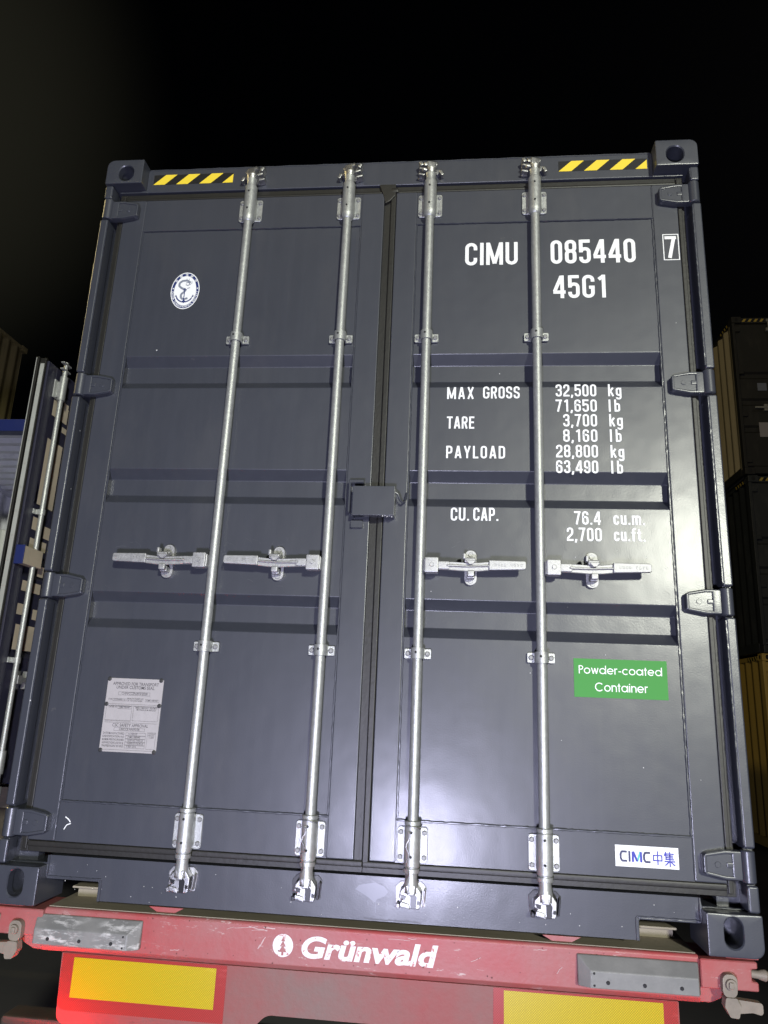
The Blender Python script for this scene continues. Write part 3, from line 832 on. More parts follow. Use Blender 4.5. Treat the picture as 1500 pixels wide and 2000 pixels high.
            c.prism(body, 'y', .012, .050, .004, 2)
            c.prism([P2(-.016, .034), P2(.016, .034), P2(.012, .004), P2(-.010, .004)], 'y', .004, .020, .004, 2)
            c.prism([P2(-.034, -.028), P2(.000, -.036), P2(-.004, -.020), P2(-.030, -.014)], 'y', .006, .020, .003, 2)
            C_ = c.build('cam', M_GALVC, BAR)
            for sl in ([(.002, -.033), (.017, -.034), (.020, .000), (.012, .010), (.000, .004)], [(-.032, .006), (-.014, .002), (-.016, -.010), (-.028, -.006)], [(.022, -.010), (.031, -.012), (.031, -.022), (.021, -.021)]):
                q_ = MB(); q_.prism([P2(*v_) for v_ in sl], 'y', .0108, .020, .001, 1); q_.build('cam_slot', M_POCK, C_)  # dark blocks set in place of shaded cut-outs
            k = MB()
            k.prism(rounded([P2(-.046, -.034), P2(.044, -.036), P2(.048, .022), P2(.034, .036), P2(-.034, .036), P2(-.050, .020)], .006), 'y', .0500, .0548, .0015, 1)
            k.prism([P2(.036, -.030), P2(.042, -.030), P2(.047, .018), P2(.041, .020)], 'y', .026, .0505, .002, 1)
            k.prism([P2(-.046, -.036), P2(-.032, -.036), P2(-.034, -.024), P2(-.044, -.022)], 'y', .022, .0505, .002, 1)
            K_ = k.build('cam_keeper', M_POCK if i % 2 else M_GALVC, BAR)
    if i in (1, 2):      # leftover seal wire twisted round the bracket
        wz = MB()
        pth = [(x+(.030-.004*math.sin(k*.9))*math.cos(R(-90-25+k*13)), YR+.031*math.sin(R(-90-25+k*13)) if k < 9 else YR-.028-.002*math.sin(k), .310-.0012*k if k < 9 else .300-.0075*(k-9)) for k in range(9)]
        pth += [(x-.012+.006*math.sin(k*1.3), YR-.0275-.002*math.cos(k*1.7), .290-.011*k) for k in range(14)]
        wz.tube(pth, .0022, 6); wz.build('seal_wire', M_GALVC, BAR)
    # handle: pivot block, arm, grip
    zh = 1.158
    h = MB()
    s = out
    h.box(x+s*0.014, x+s*0.024, -0.004, 0.034, zh-0.023, zh+0.023, 0.003)
    h.box(x+s*0.018, x+s*0.066, -0.012, 0.026, zh-0.027, zh+0.027, 0.004)
    h.cyl((x+s*0.043, -0.013, zh), 'y', 0.008, 0.004, 16, .001)
    q = lambda a, dz: (x+s*a, zh+dz)
    arm = [q(.060, -.015), q(.100, -.016), q(.165, -.020), q(.205, -.019), q(.250, -.014), q(.250, .017), q(.205, .012), q(.165, .011), q(.100, .014), q(.060, .015)]
    h.prism(arm, 'y', -0.002, 0.007, 0.002, 1)
    h.prism([q(.095, -.005), q(.170, -.006), q(.250, -.002), q(.250, .004), q(.170, 0.0), q(.095, .003)], 'y', -0.011, 0.000, 0.002, 1)
    h.box(x+s*.062, x+s*.104, -0.007, 0.012, zh-.0135, zh+.0135, 0.003)
    grip = [q(.240, -.015), q(.362, -.011), q(.366, -.006), q(.366, .014), q(.362, .0185), q(.240, .0195)]
    h.prism(grip, 'y', -0.012, 0.004, 0.004, 2)
    rg = random.Random(i)
    for kk in range(9):      # cast characters, too worn to read
        if kk == 4: continue
        gx = .262+kk*.011
        h.box(x+s*gx-.003, x+s*gx+.003, -0.0128, -0.010, zh+0.003-.005+rg.uniform(-.001, .001), zh+0.003+.005, 0.001, 1)
    h.build('handle', M_GALVD, BAR)
    # catch that holds the handle
    k = MB()
    kx = x + s*0.178
    k.prism(rounded([(kx-.0215, 1.098), (kx+.0215, 1.098), (kx+.0215, 1.152), (kx-.0215, 1.152)], [.021, .021, .003, .003]), 'y', 0.044, 0.0585, 0.002, 1)
    k.prism(rounded([(kx-.0205, 1.164), (kx+.0205, 1.164), (kx+.0205, 1.222), (kx-.0205, 1.222)], [.003, .003, .02, .02]), 'y', 0.044, 0.0585, 0.002, 1)
    k.box(kx-.013, kx+.013, 0.008, 0.046, 1.116, 1.136, .003)
    k.box(kx-.012, kx+.012, -0.010, 0.012, 1.120, 1.141, .004)
    k.box(kx-.016, kx+.016, 0.010, 0.046, 1.176, 1.190, .003)
    k.box(kx-.022, kx+.016, -0.014, 0.016, 1.168, 1.184, .004, 2)
    k.prism([(kx-.020, 1.176), (kx+.020, 1.176), (kx+.006, 1.160), (kx-.006, 1.160)], 'y', -0.017, -0.010, .002, 1)
    k.box(kx-.028, kx-.018, -0.004, 0.020, 1.182, 1.202, .003)
    k.cyl((kx, 0.0425, 1.116-.004), 'y', 0.0085, 0.004, 14, .001); k.cyl((kx, 0.0425, 1.206), 'y', 0.0085, 0.004, 14, .001)
    k.build('handle_catch', M_GALVD, BAR)

# ---- lock box over the door gap
mb = MB()
mb.box(-0.080, 0.072, -0.004, 0.000, 1.334, 1.443, 0.0015)
mb.box(-0.080, -0.075, -0.002, 0.049, 1.334, 1.443, 0.0015); mb.box(0.067, 0.072, -0.002, 0.049, 1.334, 1.443, 0.0015)
mb.box(-0.0795, 0.0715, -0.002, 0.049, 1.438, 1.4425, 0.0015); mb.box(-0.0795, 0.0715, 0.0, 0.030, 1.3345, 1.339, 0.0015)
LB = mb.build('lock_box', M_PAINT, C0)
mb = MB()
mb.prism([(-0.100, 1.350), (-0.100, 1.474), (-0.044, 1.474), (-0.044, 1.462), (-0.092, 1.462), (-0.092, 1.350)], 'y', 0.018, 0.050, 0.002, 1)
mb.prism(rounded([(-0.088, 1.297), (-0.044, 1.297), (-0.044, 1.323), (-0.088, 1.323)], .004), 'y', 0.034, 0.050, 0.002, 1)
mb.build('guard_plate', M_PAINT, LB)
mb = MB()
mb.tube([(0.070, 0.012, 1.425), (0.082, 0.014, 1.418), (0.090, 0.020, 1.398), (0.098, 0.028, 1.390), (0.107, 0.036, 1.398), (0.110, 0.044, 1.425), (0.110, 0.05, 1.432)], 0.0042, 10)
mb.build('wire_hook', M_PAINT, LB)
mb = MB()
for k in range(5):
    mb.box(0.028+k*.008, 0.034+k*.008, -0.003+k*.002, 0.001+k*.002, 1.329+(k % 2)*.003, 1.335+(k % 2)*.002, .002)
mb.build('seal_lug', M_GALVD, LB)

# ---- writing on the doors
YT = YP-0.0012
lettering('owner_code', 'CIMU', 0.312, 2.383, 0.1015, 0.208, YT, M_WHITE, C0)
lettering('serial_number', '085440', 0.648, 2.3825, 0.1055, 0.325, YT, M_WHITE, C0)
mb = MB()
lettering('', '7', 1.0835, 2.392, 0.0965, 0.043, 0.0485, M_WHITE, C0, mb=mb)
rect_outline(mb, 1.0775, 2.3845, 1.1345, 2.4965, 0.0035, 0.0488)
mb.build('check_digit', M_WHITE, C0, recalc=False, smooth=False)
lettering('size_type_code', '45G1', 0.655, 2.2300, 0.0995, 0.204, YT, M_WHITE, C0)
H5 = 0.0485
for s_, x_, z_, w_ in (('MAX', .2515, 1.8085, .101), ('GROSS', .386, 1.8105, .137), ('TARE', .2525, 1.689, .102), ('PAYLOAD', .2515, 1.572, .217), ('CU.', .2725, 1.334, .067), ('CAP.', .354, 1.335, .090)):
    lettering('capacity_heading', s_, x_, z_, H5, w_, YT, M_WHITE, C0)
for s_, x_, z_, w_ in (('32,500', .655, 1.818, .149), ('71,650', .654, 1.757, .150), ('3,700', .680, 1.6985, .123), ('8,160', .679, 1.6385, .123), ('28,800', .652, 1.578, .150), ('63,490', .651, 1.518, .150), ('76.4', .7105, 1.3265, .092), ('2,700', .683, 1.2665, .121)):
    lettering('capacity_figure', s_, x_, z_, H5, w_, YT, M_WHITE, C0)
for z_ in (1.8185, 1.699, 1.578):
    lettering('unit_lettering', 'kg', .846, z_, H5, .049, YT, M_WHITE, C0)
for z_ in (1.757, 1.639, 1.518):
    lettering('unit_lettering', 'lb', .846, z_, H5, .042, YT, M_WHITE, C0)
lettering('unit_lettering', 'cu.m.', .846, 1.328, H5, .108, YT, M_WHITE, C0)
lettering('unit_lettering', 'cu.ft.', .846, 1.2685, H5, .107, YT, M_WHITE, C0)

# hazard strips on the header
for xa, xb in ((-1.030, -0.678), (0.686, 1.036)):
    z0, z1 = 2.808, 2.857
    mb = MB(); mb.poly([(xa, 0.0542, z0), (xb, 0.0542, z0), (xb, 0.0542, z1), (xa, 0.0542, z1)])
    hz = mb.build('hazard_strip', M_BLACK, C0, recalc=False, smooth=False)
    mb = MB()
    pitch = (xb-xa)/3.45; sw = pitch*0.50; sl = 0.052
    k = 0
    while True:
        a = xa+k*pitch; k += 1
        if a > xb: break
        quad = [(a, z0), (a+sw, z0), (a+sw+sl, z1), (a+sl, z1)]
        # clip to the strip on the right
        res = []
        for q_ in range(4):
            P_, Q_ = quad[q_], quad[(q_+1) % 4]
            if P_[0] <= xb: res.append(P_)
            if (P_[0] <= xb) != (Q_[0] <= xb):
                t_ = (xb-P_[0])/(Q_[0]-P_[0]); res.append((xb, P_[1]+t_*(Q_[1]-P_[1])))
        if len(res) >= 3: mb.poly([(p_[0], 0.0536, p_[1]) for p_ in res])
    mb.build('yellow_stripes', M_YEL, hz, recalc=False, smooth=False)

# oval sticker with an anchor
EX, EZ, EA, EB = -0.830, 2.2915, 0.0605, 0.0845
def ell(mb, s, y, sx=None, n=48, sz=None):
    mb.poly([(EX+EA*s*math.cos(2*PI*k/n), y, EZ+EB*(sz or s)*math.sin(2*PI*k/n)) for k in range(n)])
mb = MB(); ell(mb, 1.0, YT); ST = mb.build('emblem_sticker', M_WHITE, C0, recalc=False, smooth=False)
mb = MB()
offset = [(0.955, 0.955), (0.745, 0.755)]
n = 56
o_ = [mb.bm.verts.new((EX+EA*.945*math.cos(2*PI*k/n), YT-.0003, EZ+EB*.955*math.sin(2*PI*k/n))) for k in range(n)]
i_ = [mb.bm.verts.new((EX+EA*.775*math.cos(2*PI*k/n), YT-.0003, EZ+EB*.805*math.sin(2*PI*k/n))) for k in range(n)]
for k in range(n): mb.bm.faces.new((o_[k], o_[(k+1) % n], i_[(k+1) % n], i_[k]))
mb.build('emblem_ring', M_NAVY, ST, recalc=False, smooth=False)
mb = MB()
def ring_text(mb, txt, a0, a1, size, flip):
    for k, ch in enumerate(txt):
        if ch == ' ': continue
        a = R(a0+(a1-a0)*k/max(1, len(txt)-1))
        cx, cz = EX+EA*.85*math.cos(a), EZ+EB*.872*math.sin(a)
        rot = (a-PI/2) if not flip else (a+PI/2)
        cr, sr = math.cos(rot), math.sin(rot)
        add_font(mb, ch, cx, cz, size, YT-.0006, bold=size*0.02, align='C', M2=lambda px, pz: (px*cr-(pz-size*.36)*sr, px*sr+(pz-size*.36)*cr))
ring_text(mb, 'CHINA CLASSIFICATION SOCIETY', 184, 356, 0.0118, True)
ring_text(mb, '中国船级社', 142, 38, 0.0125, False)
for a in (172, 8):
    a = R(a); cx, cz = EX+EA*.85*math.cos(a), EZ+EB*.872*math.sin(a)
    mb.poly([(cx-.0035, YT-.0006, cz), (cx, YT-.0006, cz-.0035), (cx+.0035, YT-.0006, cz), (cx, YT-.0006, cz+.0035)])
mb.build('emblem_lettering', M_WHITE, ST, recalc=False, smooth=False)
mb = MB()
Pm = lambda y: (lambda a, b: (a, y, b))
y1 = YT-.0005
offset_ribbon(mb, [(EX-.001, EZ+.012), (EX-.002, EZ-.046)], .0036, False, Pm(y1))
offset_ribbon(mb, [(EX-.010, EZ+.004), (EX+.008, EZ+.004)], .0030, False, Pm(y1-.0001))
offset_ribbon(mb, [(EX+.036*math.cos(R(a)), EZ-.016+.036*math.sin(R(a))) for a in range(205, 340, 9)], .0052, False, Pm(y1-.0002))
mb.poly([(EX-.040, y1-.0003, EZ-.026), (EX-.028, y1-.0003, EZ-.034), (EX-.036, y1-.0003, EZ-.018)])
mb.poly([(EX+.040, y1-.0003, EZ-.026), (EX+.036, y1-.0003, EZ-.018), (EX+.028, y1-.0003, EZ-.034)])
mb.poly([(EX-.008, y1-.0004, EZ-.048), (EX-.001, y1-.0004, EZ-.058), (EX+.007, y1-.0004, EZ-.048), (EX-.001, y1-.0004, EZ-.042)])
mb.build('anchor_print', M_NAVY, ST, recalc=False, smooth=False)
mb = MB()
coil = [(EX+.020, EZ+.036), (EX+.006, EZ+.047), (EX-.014, EZ+.046), (EX-.027, EZ+.036), (EX-.027, EZ+.022), (EX-.014, EZ+.011), (EX+.004, EZ+.005), (EX-.004, EZ-.006), (EX-.015, EZ-.016), (EX-.015, EZ-.032), (EX-.002, EZ-.040), (EX+.014, EZ-.034)]
offset_ribbon(mb, rounded(coil, .009, False, 4), .0090, False, Pm(y1+.0001))
offset_ribbon(mb, rounded([(EX+.000, EZ+.036), (EX+.012, EZ+.038), (EX+.018, EZ+.030), (EX+.010, EZ+.024), (EX+.000, EZ+.028)], .003, False, 3), .0035, False, Pm(y1))
offset_ribbon(mb, [(EX+.004, EZ+.046), (EX+.002, EZ+.056)], .002, False, Pm(y1)); offset_ribbon(mb, [(EX+.010, EZ+.046), (EX+.014, EZ+.055)], .002, False, Pm(y1))
offset_ribbon(mb, rounded([(EX+.018, EZ+.028), (EX+.026, EZ+.034), (EX+.025, EZ+.044)], .004, False, 3), .002, False, Pm(y1))
offset_ribbon(mb, [(EX+.008, EZ+.010), (EX+.020, EZ+.014)], .003, False, Pm(y1-.0001))
mb.build('serpent_print', M_GREYP, ST, recalc=False, smooth=False)

# approval plate
PX0, PX1, PZ0, PZ1 = -0.934, -0.728, 0.485, 0.735
mb = MB(); mb.prism(rounded([(PX0, PZ0), (PX1, PZ0), (PX1, PZ1), (PX0, PZ1)], .005), 'y', YP-.0025, YP+.001, .0006, 1)
AP = mb.build('approval_plate', M_ALU, C0)
mb = MB(); yl = YP-.0030
pw, ph = PX1-PX0, PZ1-PZ0
ux = lambda a: PX0+a*pw
uz = lambda b: PZ0+b*ph
def line(t_, a0, b0, size, w):
    add_font(mb, t_, ux(a0), uz(b0), size, yl, width=w*pw, bold=size*.012)
line('APPROVED FOR TRANSPORT', .10, .905, .0150, .82); line('UNDER CUSTOMS SEAL', .17, .855, .0150, .68)
line('CHN/CCSNA93/2028', .275, .777, .0120, .46); rect_outline(mb, ux(.22), uz(.768), ux(.78), uz(.812), .0008, yl)
line('TYPE', .05, .697, .0075, .075); rect_outline(mb, ux(.135), uz(.688), ux(.375), uz(.718), .0008, yl); line('CCGN4045-1-G', .155, .696, .0072, .20)
line("MANUFACTURER'S NO.", .39, .712, .0078, .29); line('OF THE CONTAINER', .39, .684, .0078, .27); rect_outline(mb, ux(.71), uz(.688), ux(.955), uz(.718), .0008, yl); line('CIMU 085440', .73, .696, .0072, .20)
for a0, b0, a1, b1 in ((.035, .645, .965, .645), (.035, .625, .965, .625), (.035, .395, .965, .395), (.035, .415, .5, .415)):
    offset_ribbon(mb, [(ux(a0), uz(b0)), (ux(a1), uz(b1))], .0009, False, Pm(yl))
rect_outline(mb, ux(.035), uz(.425), ux(.49), uz(.618), .0008, yl-.0001); rect_outline(mb, ux(.52), uz(.425), ux(.965), uz(.618), .0008, yl-.0001)
line('OWNER NO', .075, .595, .0078, .15); rect_outline(mb, ux(.24), uz(.582), ux(.475), uz(.614), .0008, yl-.0002); line('CIMU 085440', .26, .592, .0075, .19)
line('TIMBER COMPONENT TREATMENT', .545, .592, .0078, .40); line('IM/TAILEILEUM 400/2023', .575, .565, .0078, .34)
line('CSC SAFETY APPROVAL', .185, .340, .0150, .63)
rect_outline(mb, ux(.22), uz(.285), ux(.76), uz(.325), .0008, yl); line('CN/CCS NA893/08', .31, .293, .0110, .36)
for k, t_ in enumerate(('DATE MANUFACTURED', 'IDENTIFICATION NO', 'MAXIMUM OPERATING GROSS MASS', 'ALLOWABLE STACKING LOAD FOR 1.8g', 'TRANSVERSE RACKING TEST FORCE')):
    line(t_, .035, .235-k*.042, .0098, .38); rect_outline(mb, ux(.44), uz(.226-k*.042), ux(.79), uz(.262-k*.042), .0008, yl)
for k, t_ in enumerate(('11/2023', 'CIMU 085440', '32500 KG 71650 LB', '216000 KG 476190 LB', '150 kN')):
    line(t_, .48, .235-k*.042, .0088, (.16, .22, .27, .28, .16)[k])
rect_outline(mb, ux(.82), uz(.055), ux(.965), uz(.275), .0008, yl); line('1ST MAINTENANCE', .83, .252, .006, .125); line('EXAM DUE BY', .83, .228, .006, .115); line('11-2028', .85, .200, .0075, .085)
offset_ribbon(mb, [(ux(.035), uz(.030)), (ux(.93), uz(.030))], .0009, False, Pm(yl))
mb.build('plate_lettering', M_PLINK, AP, recalc=False, smooth=False)
for a, b in ((.03, .985), (.955, .985), (.03, .64), (.97, .64), (.03, .02), (.97, .02)):
    mb = MB(); mb.tube([(ux(a), YP-.0022, uz(b)), (ux(a), YP-.0045, uz(b)), (ux(a), YP-.0062, uz(b))], [.0072, .0072, .0045], 14); mb.build('plate_rivet', M_LAMPO, AP)

# green sticker
mb = MB(); mb.poly([(.695, YT, .7325), (.9995, YT, .7325), (.9995, YT, .859), (.695, YT, .859)])
GS = mb.build('green_sticker', M_GREEN, C0, recalc=False, smooth=False)
lettering('sticker_lettering', 'Powder-coated', .711, .8095, .0270, .272, YT-.0006, M_WHITE, GS, GR, RT)
lettering('sticker_lettering', 'Container', .763, .7530, .0285, .171, YT-.0006, M_WHITE, GS, GR, RT)

# maker sticker
YS = 0.0535-.0012
mb = MB(); mb.poly([(.8075, YS, .2215), (1.0005, YS, .2215), (1.0005, YS, .2835), (.8075, YS, .2835)])
MS = mb.build('maker_sticker', M_WHITE, C0, recalc=False, smooth=False)
y2 = YS-.0006
sx_, sz_ = .1930, .062
sp = lambda a, b: (.8075+a*sx_, .2215+b*sz_)
def strokes(name, mat, lst, t_):
    mb = MB()
    for k, (kind, pts) in enumerate(lst):
        offset_ribbon(mb, [sp(*p_) for p_ in pts], t_, kind == 'c', Pm(y2-.0002*(k % 3)))
    mb.build(name, mat, MS, recalc=False, smooth=False)
def carc(cx, w, z0=.27, z1=.70):
    m_ = (z0+z1)/2; h_ = (z1-z0)/2
    return ('o', rounded([(cx+w, z1), (cx+.2*w, z1), (cx-.0, z1-.12), (cx, m_), (cx, z0+.12), (cx+.2*w, z0), (cx+w, z0)], .02, False, 3))
strokes('logo_dark_letters', M_INK, [carc(.085, .10), ('o', [(.225, .235), (.225, .735)]), carc(.455, .10)], .0062)
strokes('logo_blue_letters', M_INKB, [('o', [(.278, .235), (.278, .72)]), ('o', [(.285, .72), (.345, .27)]), ('o', [(.408, .235), (.408, .72)])], .0066)
strokes('logo_teal_stroke', M_TEAL, [('o', [(.345, .26), (.402, .735)])], .0062)
strokes('logo_characters', M_INKB, [('c', [(.605, .36), (.735, .36), (.735, .60), (.605, .60)]), ('o', [(.670, .16), (.670, .80)]),
    ('o', [(.800, .80), (.775, .60)]), ('o', [(.800, .45), (.800, .70)]), ('o', [(.79, .70), (.925, .70)]), ('o', [(.80, .615), (.915, .615)]), ('o', [(.80, .53), (.915, .53)]), ('o', [(.79, .445), (.925, .445)]), ('o', [(.860, .10), (.860, .80)]),
    ('o', [(.775, .35), (.945, .35)]), ('o', [(.85, .34), (.785, .16)]), ('o', [(.87, .34), (.940, .16)])], .0036)

# marks of use: torn tape on the sill and a white scuff on the left door
M_TAPE = simple('tape_film', (0.105, 0.108, 0.135), 0.33)
mb = MB()
tp = [(-.012, .105), (.000, .118), (.030, .124), (.052, .128), (.082, .117), (.094, .102), (.082, .088), (.060, .080), (.052, .070), (.030, .084)]
mb.poly([(p_[0], .0546, p_[1]) for p_ in tp])
for k in range(11):
    a = -.004+k*.009
    offset_ribbon(mb, [(a, .104+.010*(k % 3)), (a+.020, .092-.004*(k % 2))], .0010, False, Pm(.0543-.0001*(k % 2)))
for a, b in ((.055, .040), (.092, .050), (.030, .060)):
    offset_ribbon(mb, [(a, .075), (a+.001, b)], .0014, False, Pm(.0545))
mb.build('torn_tape', M_TAPE, C0, recalc=False, smooth=False)
mb = MB()
offset_ribbon(mb, rounded([(-1.018, .268), (-1.006, .261), (-.998, .252)], .01, False), .0035, False, Pm(.0515))
offset_ribbon(mb, rounded([(-.996, .248), (-1.010, .243), (-1.018, .228)], .01, False), .0030, False, Pm(.0517))
mb.build('white_scuff', M_WHITE, C0, recalc=False, smooth=False)
M_RUB = simple('rub_mark', (0.075, 0.078, 0.088), 0.5)
mb = MB(); rg = random.Random(21)
for k in range(26):      # rub marks round the handle tips and catches
    cx_ = rg.choice((-.945, -.52, .52, .94, -.76, -.345, .345, .762, -.47))+rg.uniform(-.05, .05); cz_ = 1.158+rg.choice((-.075, .06, -.06, .085))+rg.uniform(-.025, .025)
    a0_ = rg.uniform(0, 360); rr_ = rg.uniform(.015, .05)
    offset_ribbon(mb, [(cx_+rr_*math.cos(R(a0_+q_)), cz_+rr_*.5*math.sin(R(a0_+q_))) for q_ in range(0, rg.randint(30, 80), 8)], rg.uniform(.0006, .0013), False, Pm(YP-.0004-.00002*k))
mb.build('rub_marks', M_RUB, C0, recalc=False, smooth=False)
mb = MB()
for k in range(34):      # grit and chips on the sill and lower rail
    x_ = rg.uniform(-1.0, 1.0); z_ = rg.uniform(.022, .14); r_ = rg.uniform(.0010, .0026)
    mb.poly([(x_+r_*rg.uniform(.5, 1)*math.cos(R(q_)), .0546-.00002*k, z_+r_*rg.uniform(.5, 1)*math.sin(R(q_))) for q_ in range(0, 360, 60)])
for k in range(16):
    x_ = rg.uniform(.2, 1.12); z_ = rg.uniform(.335, 1.3) if x_ < 1.04 else rg.uniform(.3, 2.4); r_ = rg.uniform(.0008, .0020)
    yy_ = YP-.0006 if x_ < 1.04 else .0494
    if 1.03 < x_ < 1.06: continue
    mb.poly([(x_+r_*math.cos(R(q_)), yy_, z_+r_*math.sin(R(q_))) for q_ in range(0, 360, 60)])
mb.build('grit_specks', M_GREYP2, C0, recalc=False, smooth=False)
mb = MB()
for k in range(9):       # black scuffs along the bottom edge of the sill
    x_ = .02+k*.018+rg.uniform(-.006, .006)
    offset_ribbon(mb, [(x_, .0215+rg.uniform(-.001, .003)), (x_+.02, .0205+rg.uniform(-.001, .002)), (x_+.045, .0200+rg.uniform(-.001, .002))], rg.uniform(.0015, .0035), False, Pm(.0546-.00003*k))
mb.build('black_scuffs', M_BLACK, C0, recalc=False, smooth=False)

# ================================================================== the trailer carrying it
TR = thing('container_trailer', 'dusty red semi-trailer under the grey container, with yellow reflective boards and a fir-tree mark', 'trailer')
# rear cross beam: rounded top edge, flat face, folded lower lip
mb = MB()
prof = rounded([(0.42, -0.012), (0.050, -0.012), (0.050, -0.126), (0.064, -0.142), (0.42, -0.142)], [0, .011, .006, .006, 0])
mb.prism(prof, 'x', -1.040, 1.040)
BEAM = mb.build('rear_beam', M_RED, TR, 40)
mb = MB(); mb.box(-1.036, 1.036, 0.064, 0.42, -0.0115, -0.0095); mb.build('dusty_deck_plate', M_DUST, BEAM)
for x in (-0.640, 0.640):
    mb = MB(); mb.prism([(x-.060, 0.006), (x+.060, 0.006), (x+.030, -.0095), (x-.030, -.0095)], 'y', 0.078, 0.086, .001); mb.build('deck_tab', M_RED, TR)
for sx in (-1, 1):
    mb = MB(); a, b = sorted((sx*.875, sx*1.010)); mb.box(a, b, 0.20, 0.23, -0.010, 0.032, .003); mb.box(a, b, 0.155, 0.23, 0.026, 0.033, .002); mb.build('lock_guide', M_DUST, TR)
# bumper pads: bevelled blocks with a sloping top and bolt holes
for sx, mat in ((-1, M_PADS), (1, M_PAD)):
    mb = MB()
    x0, x1 = (-1.060, -0.700) if sx < 0 else (0.680, 1.036)
    bx0, bx1 = x0, x1
    zb, zt = (-0.112, -0.030)
    v = mb.bm.verts.new
    ins = 0.034
    back = [v((x0, 0.0498, zb)), v((x1, 0.0498, zb)), v((x1, 0.0498, zt)), v((x0, 0.0498, zt))]
    mid = [v((x0, 0.030, zb)), v((x1, 0.030, zb)), v((x1, 0.042, zt)), v((x0, 0.042, zt))]
    o0, o1 = (0.012, ins) if sx < 0 else (ins, 0.010)
    fr = [v((x0+o0, 0.008, zb+.002)), v((x1-o1, 0.008, zb+.002)), v((x1-o1, 0.008, zt-.034)), v((x0+o0, 0.008, zt-.034))]
    fs = [mb.bm.faces.new(back[::-1]), mb.bm.faces.new(fr)]
    for A_, B2 in ((back, mid), (mid, fr)):
        for k in range(4): fs.append(mb.bm.faces.new((A_[k], A_[(k+1) % 4], B2[(k+1) % 4], B2[k])))
    bmesh.ops.recalc_face_normals(mb.bm, faces=fs)
    bmesh.ops.bevel(mb.bm, geom=list(mb.bm.edges), offset=0.0035, segments=2, affect='EDGES', profile=.5, clamp_overlap=True)
    PADO = mb.build('bumper_pad', mat, TR)
    for fx, fz, r in ((.16, .40, .0055), (.50, .40, .0055), (.84, .40, .0055)):
        hb = MB(); hb.cyl((x0+o0+(x1-o1-x0-o0)*fx, 0.0075, zb+.050*fz), 'y', r, .003, 14); hb.build('bolt_hole', M_DARK, PADO)
    ex = x1-o1-.012 if sx < 0 else x0+o0+.010
    for fz in (.010, .042):
        hb = MB(); hb.cyl((ex, 0.0075, zb+fz), 'y', .0032, .003, 10); hb.build('bolt_hole', M_DARK, PADO)
# light board below, with the plate opening
mb = MB()
board = [(-.968, -.1425), (.978, -.1425), (.978, -.345), (.345, -.345), (.345, -.330), (.315, -.272), (-.275, -.272), (-.335, -.330), (-.335, -.345), (-.960, -.345)]
mb.prism(rounded(board, [.004, .004, .02, .004, .03, .035, .045, .03, .004, .03]), 'y', 0.060, 0.066, .0015, 1)
mb.box(-.94, .96, 0.067, 0.12, -.160, -.1426, .002)
mb.build('light_board', M_REDD, TR)
mb = MB(); mb.box(-.50, .50, 0.30, 0.32, -.75, -.15); mb.build('plate_recess', M_DARK, TR)
for x0, x1, a0, a1, zt_, zb_ in ((-.962, -.412, -.922, -.446, -.1535, -.269), (.428, .974, .460, .932, -.1495, -.267)):
    mb = MB(); mb.prism(rounded([(x0, -.306), (x1, -.306), (x1, -.1440), (x0, -.1440)], [.028, .003, .003, .003]), 'y', .0580, .0605)
    rb = mb.build('red_reflector', M_RRED, TR)
    mb = MB(); mb.poly([(a0, .0572, zb_), (a1, .0572, zb_), (a1, .0572, zt_), (a0, .0572, zt_)]); mb.build('yellow_reflector', M_RYEL, rb, recalc=False, smooth=False)
# maker's mark and name on the beam
M_WORN = worn_print('worn_white_print', (0.62, 0.60, 0.60), (0.40, 0.12, 0.11))
yb = 0.0490
tilt = 0.0085
cx, cz, rr0 = -0.2345, -0.0710, 0.0330
mb = MB(); mb.poly([(cx+rr0*math.cos(2*PI*k/40), yb, cz+rr0*math.sin(2*PI*k/40)) for k in range(40)])
TM = mb.build('tree_badge', M_WORN, TR, recalc=False, smooth=False)
mb = MB()
for k, (w, z0, z1) in enumerate(((.0065, .012, .027), (.0095, -.003, .014))):
    mb.poly([(cx-w, yb-.0004-.0001*k, cz+z0), (cx+w, yb-.0004-.0001*k, cz+z0), (cx, yb-.0004-.0001*k, cz+z1)])
mb.poly([(cx-.0035, yb-.0008, cz-.028), (cx+.0035, yb-.0008, cz-.028), (cx+.0035, yb-.0008, cz-.016), (cx-.0035, yb-.0008, cz-.016)])
mb.poly([(cx-.0125, yb-.0009, cz-.0185), (cx+.0125, yb-.0009, cz-.0185), (cx+.002, yb-.0009, cz-.001), (cx-.002, yb-.0009, cz-.001)])
mb.build('fir_tree', M_RED, TM, recalc=False, smooth=False)
mb = MB(); add_font(mb, 'Grünwald', -0.174, -0.0985, 0.083, yb, bold=0.0030, shear=0.20, width=0.432)
mb.build('maker_lettering', M_WORN, TR, recalc=False, smooth=False)
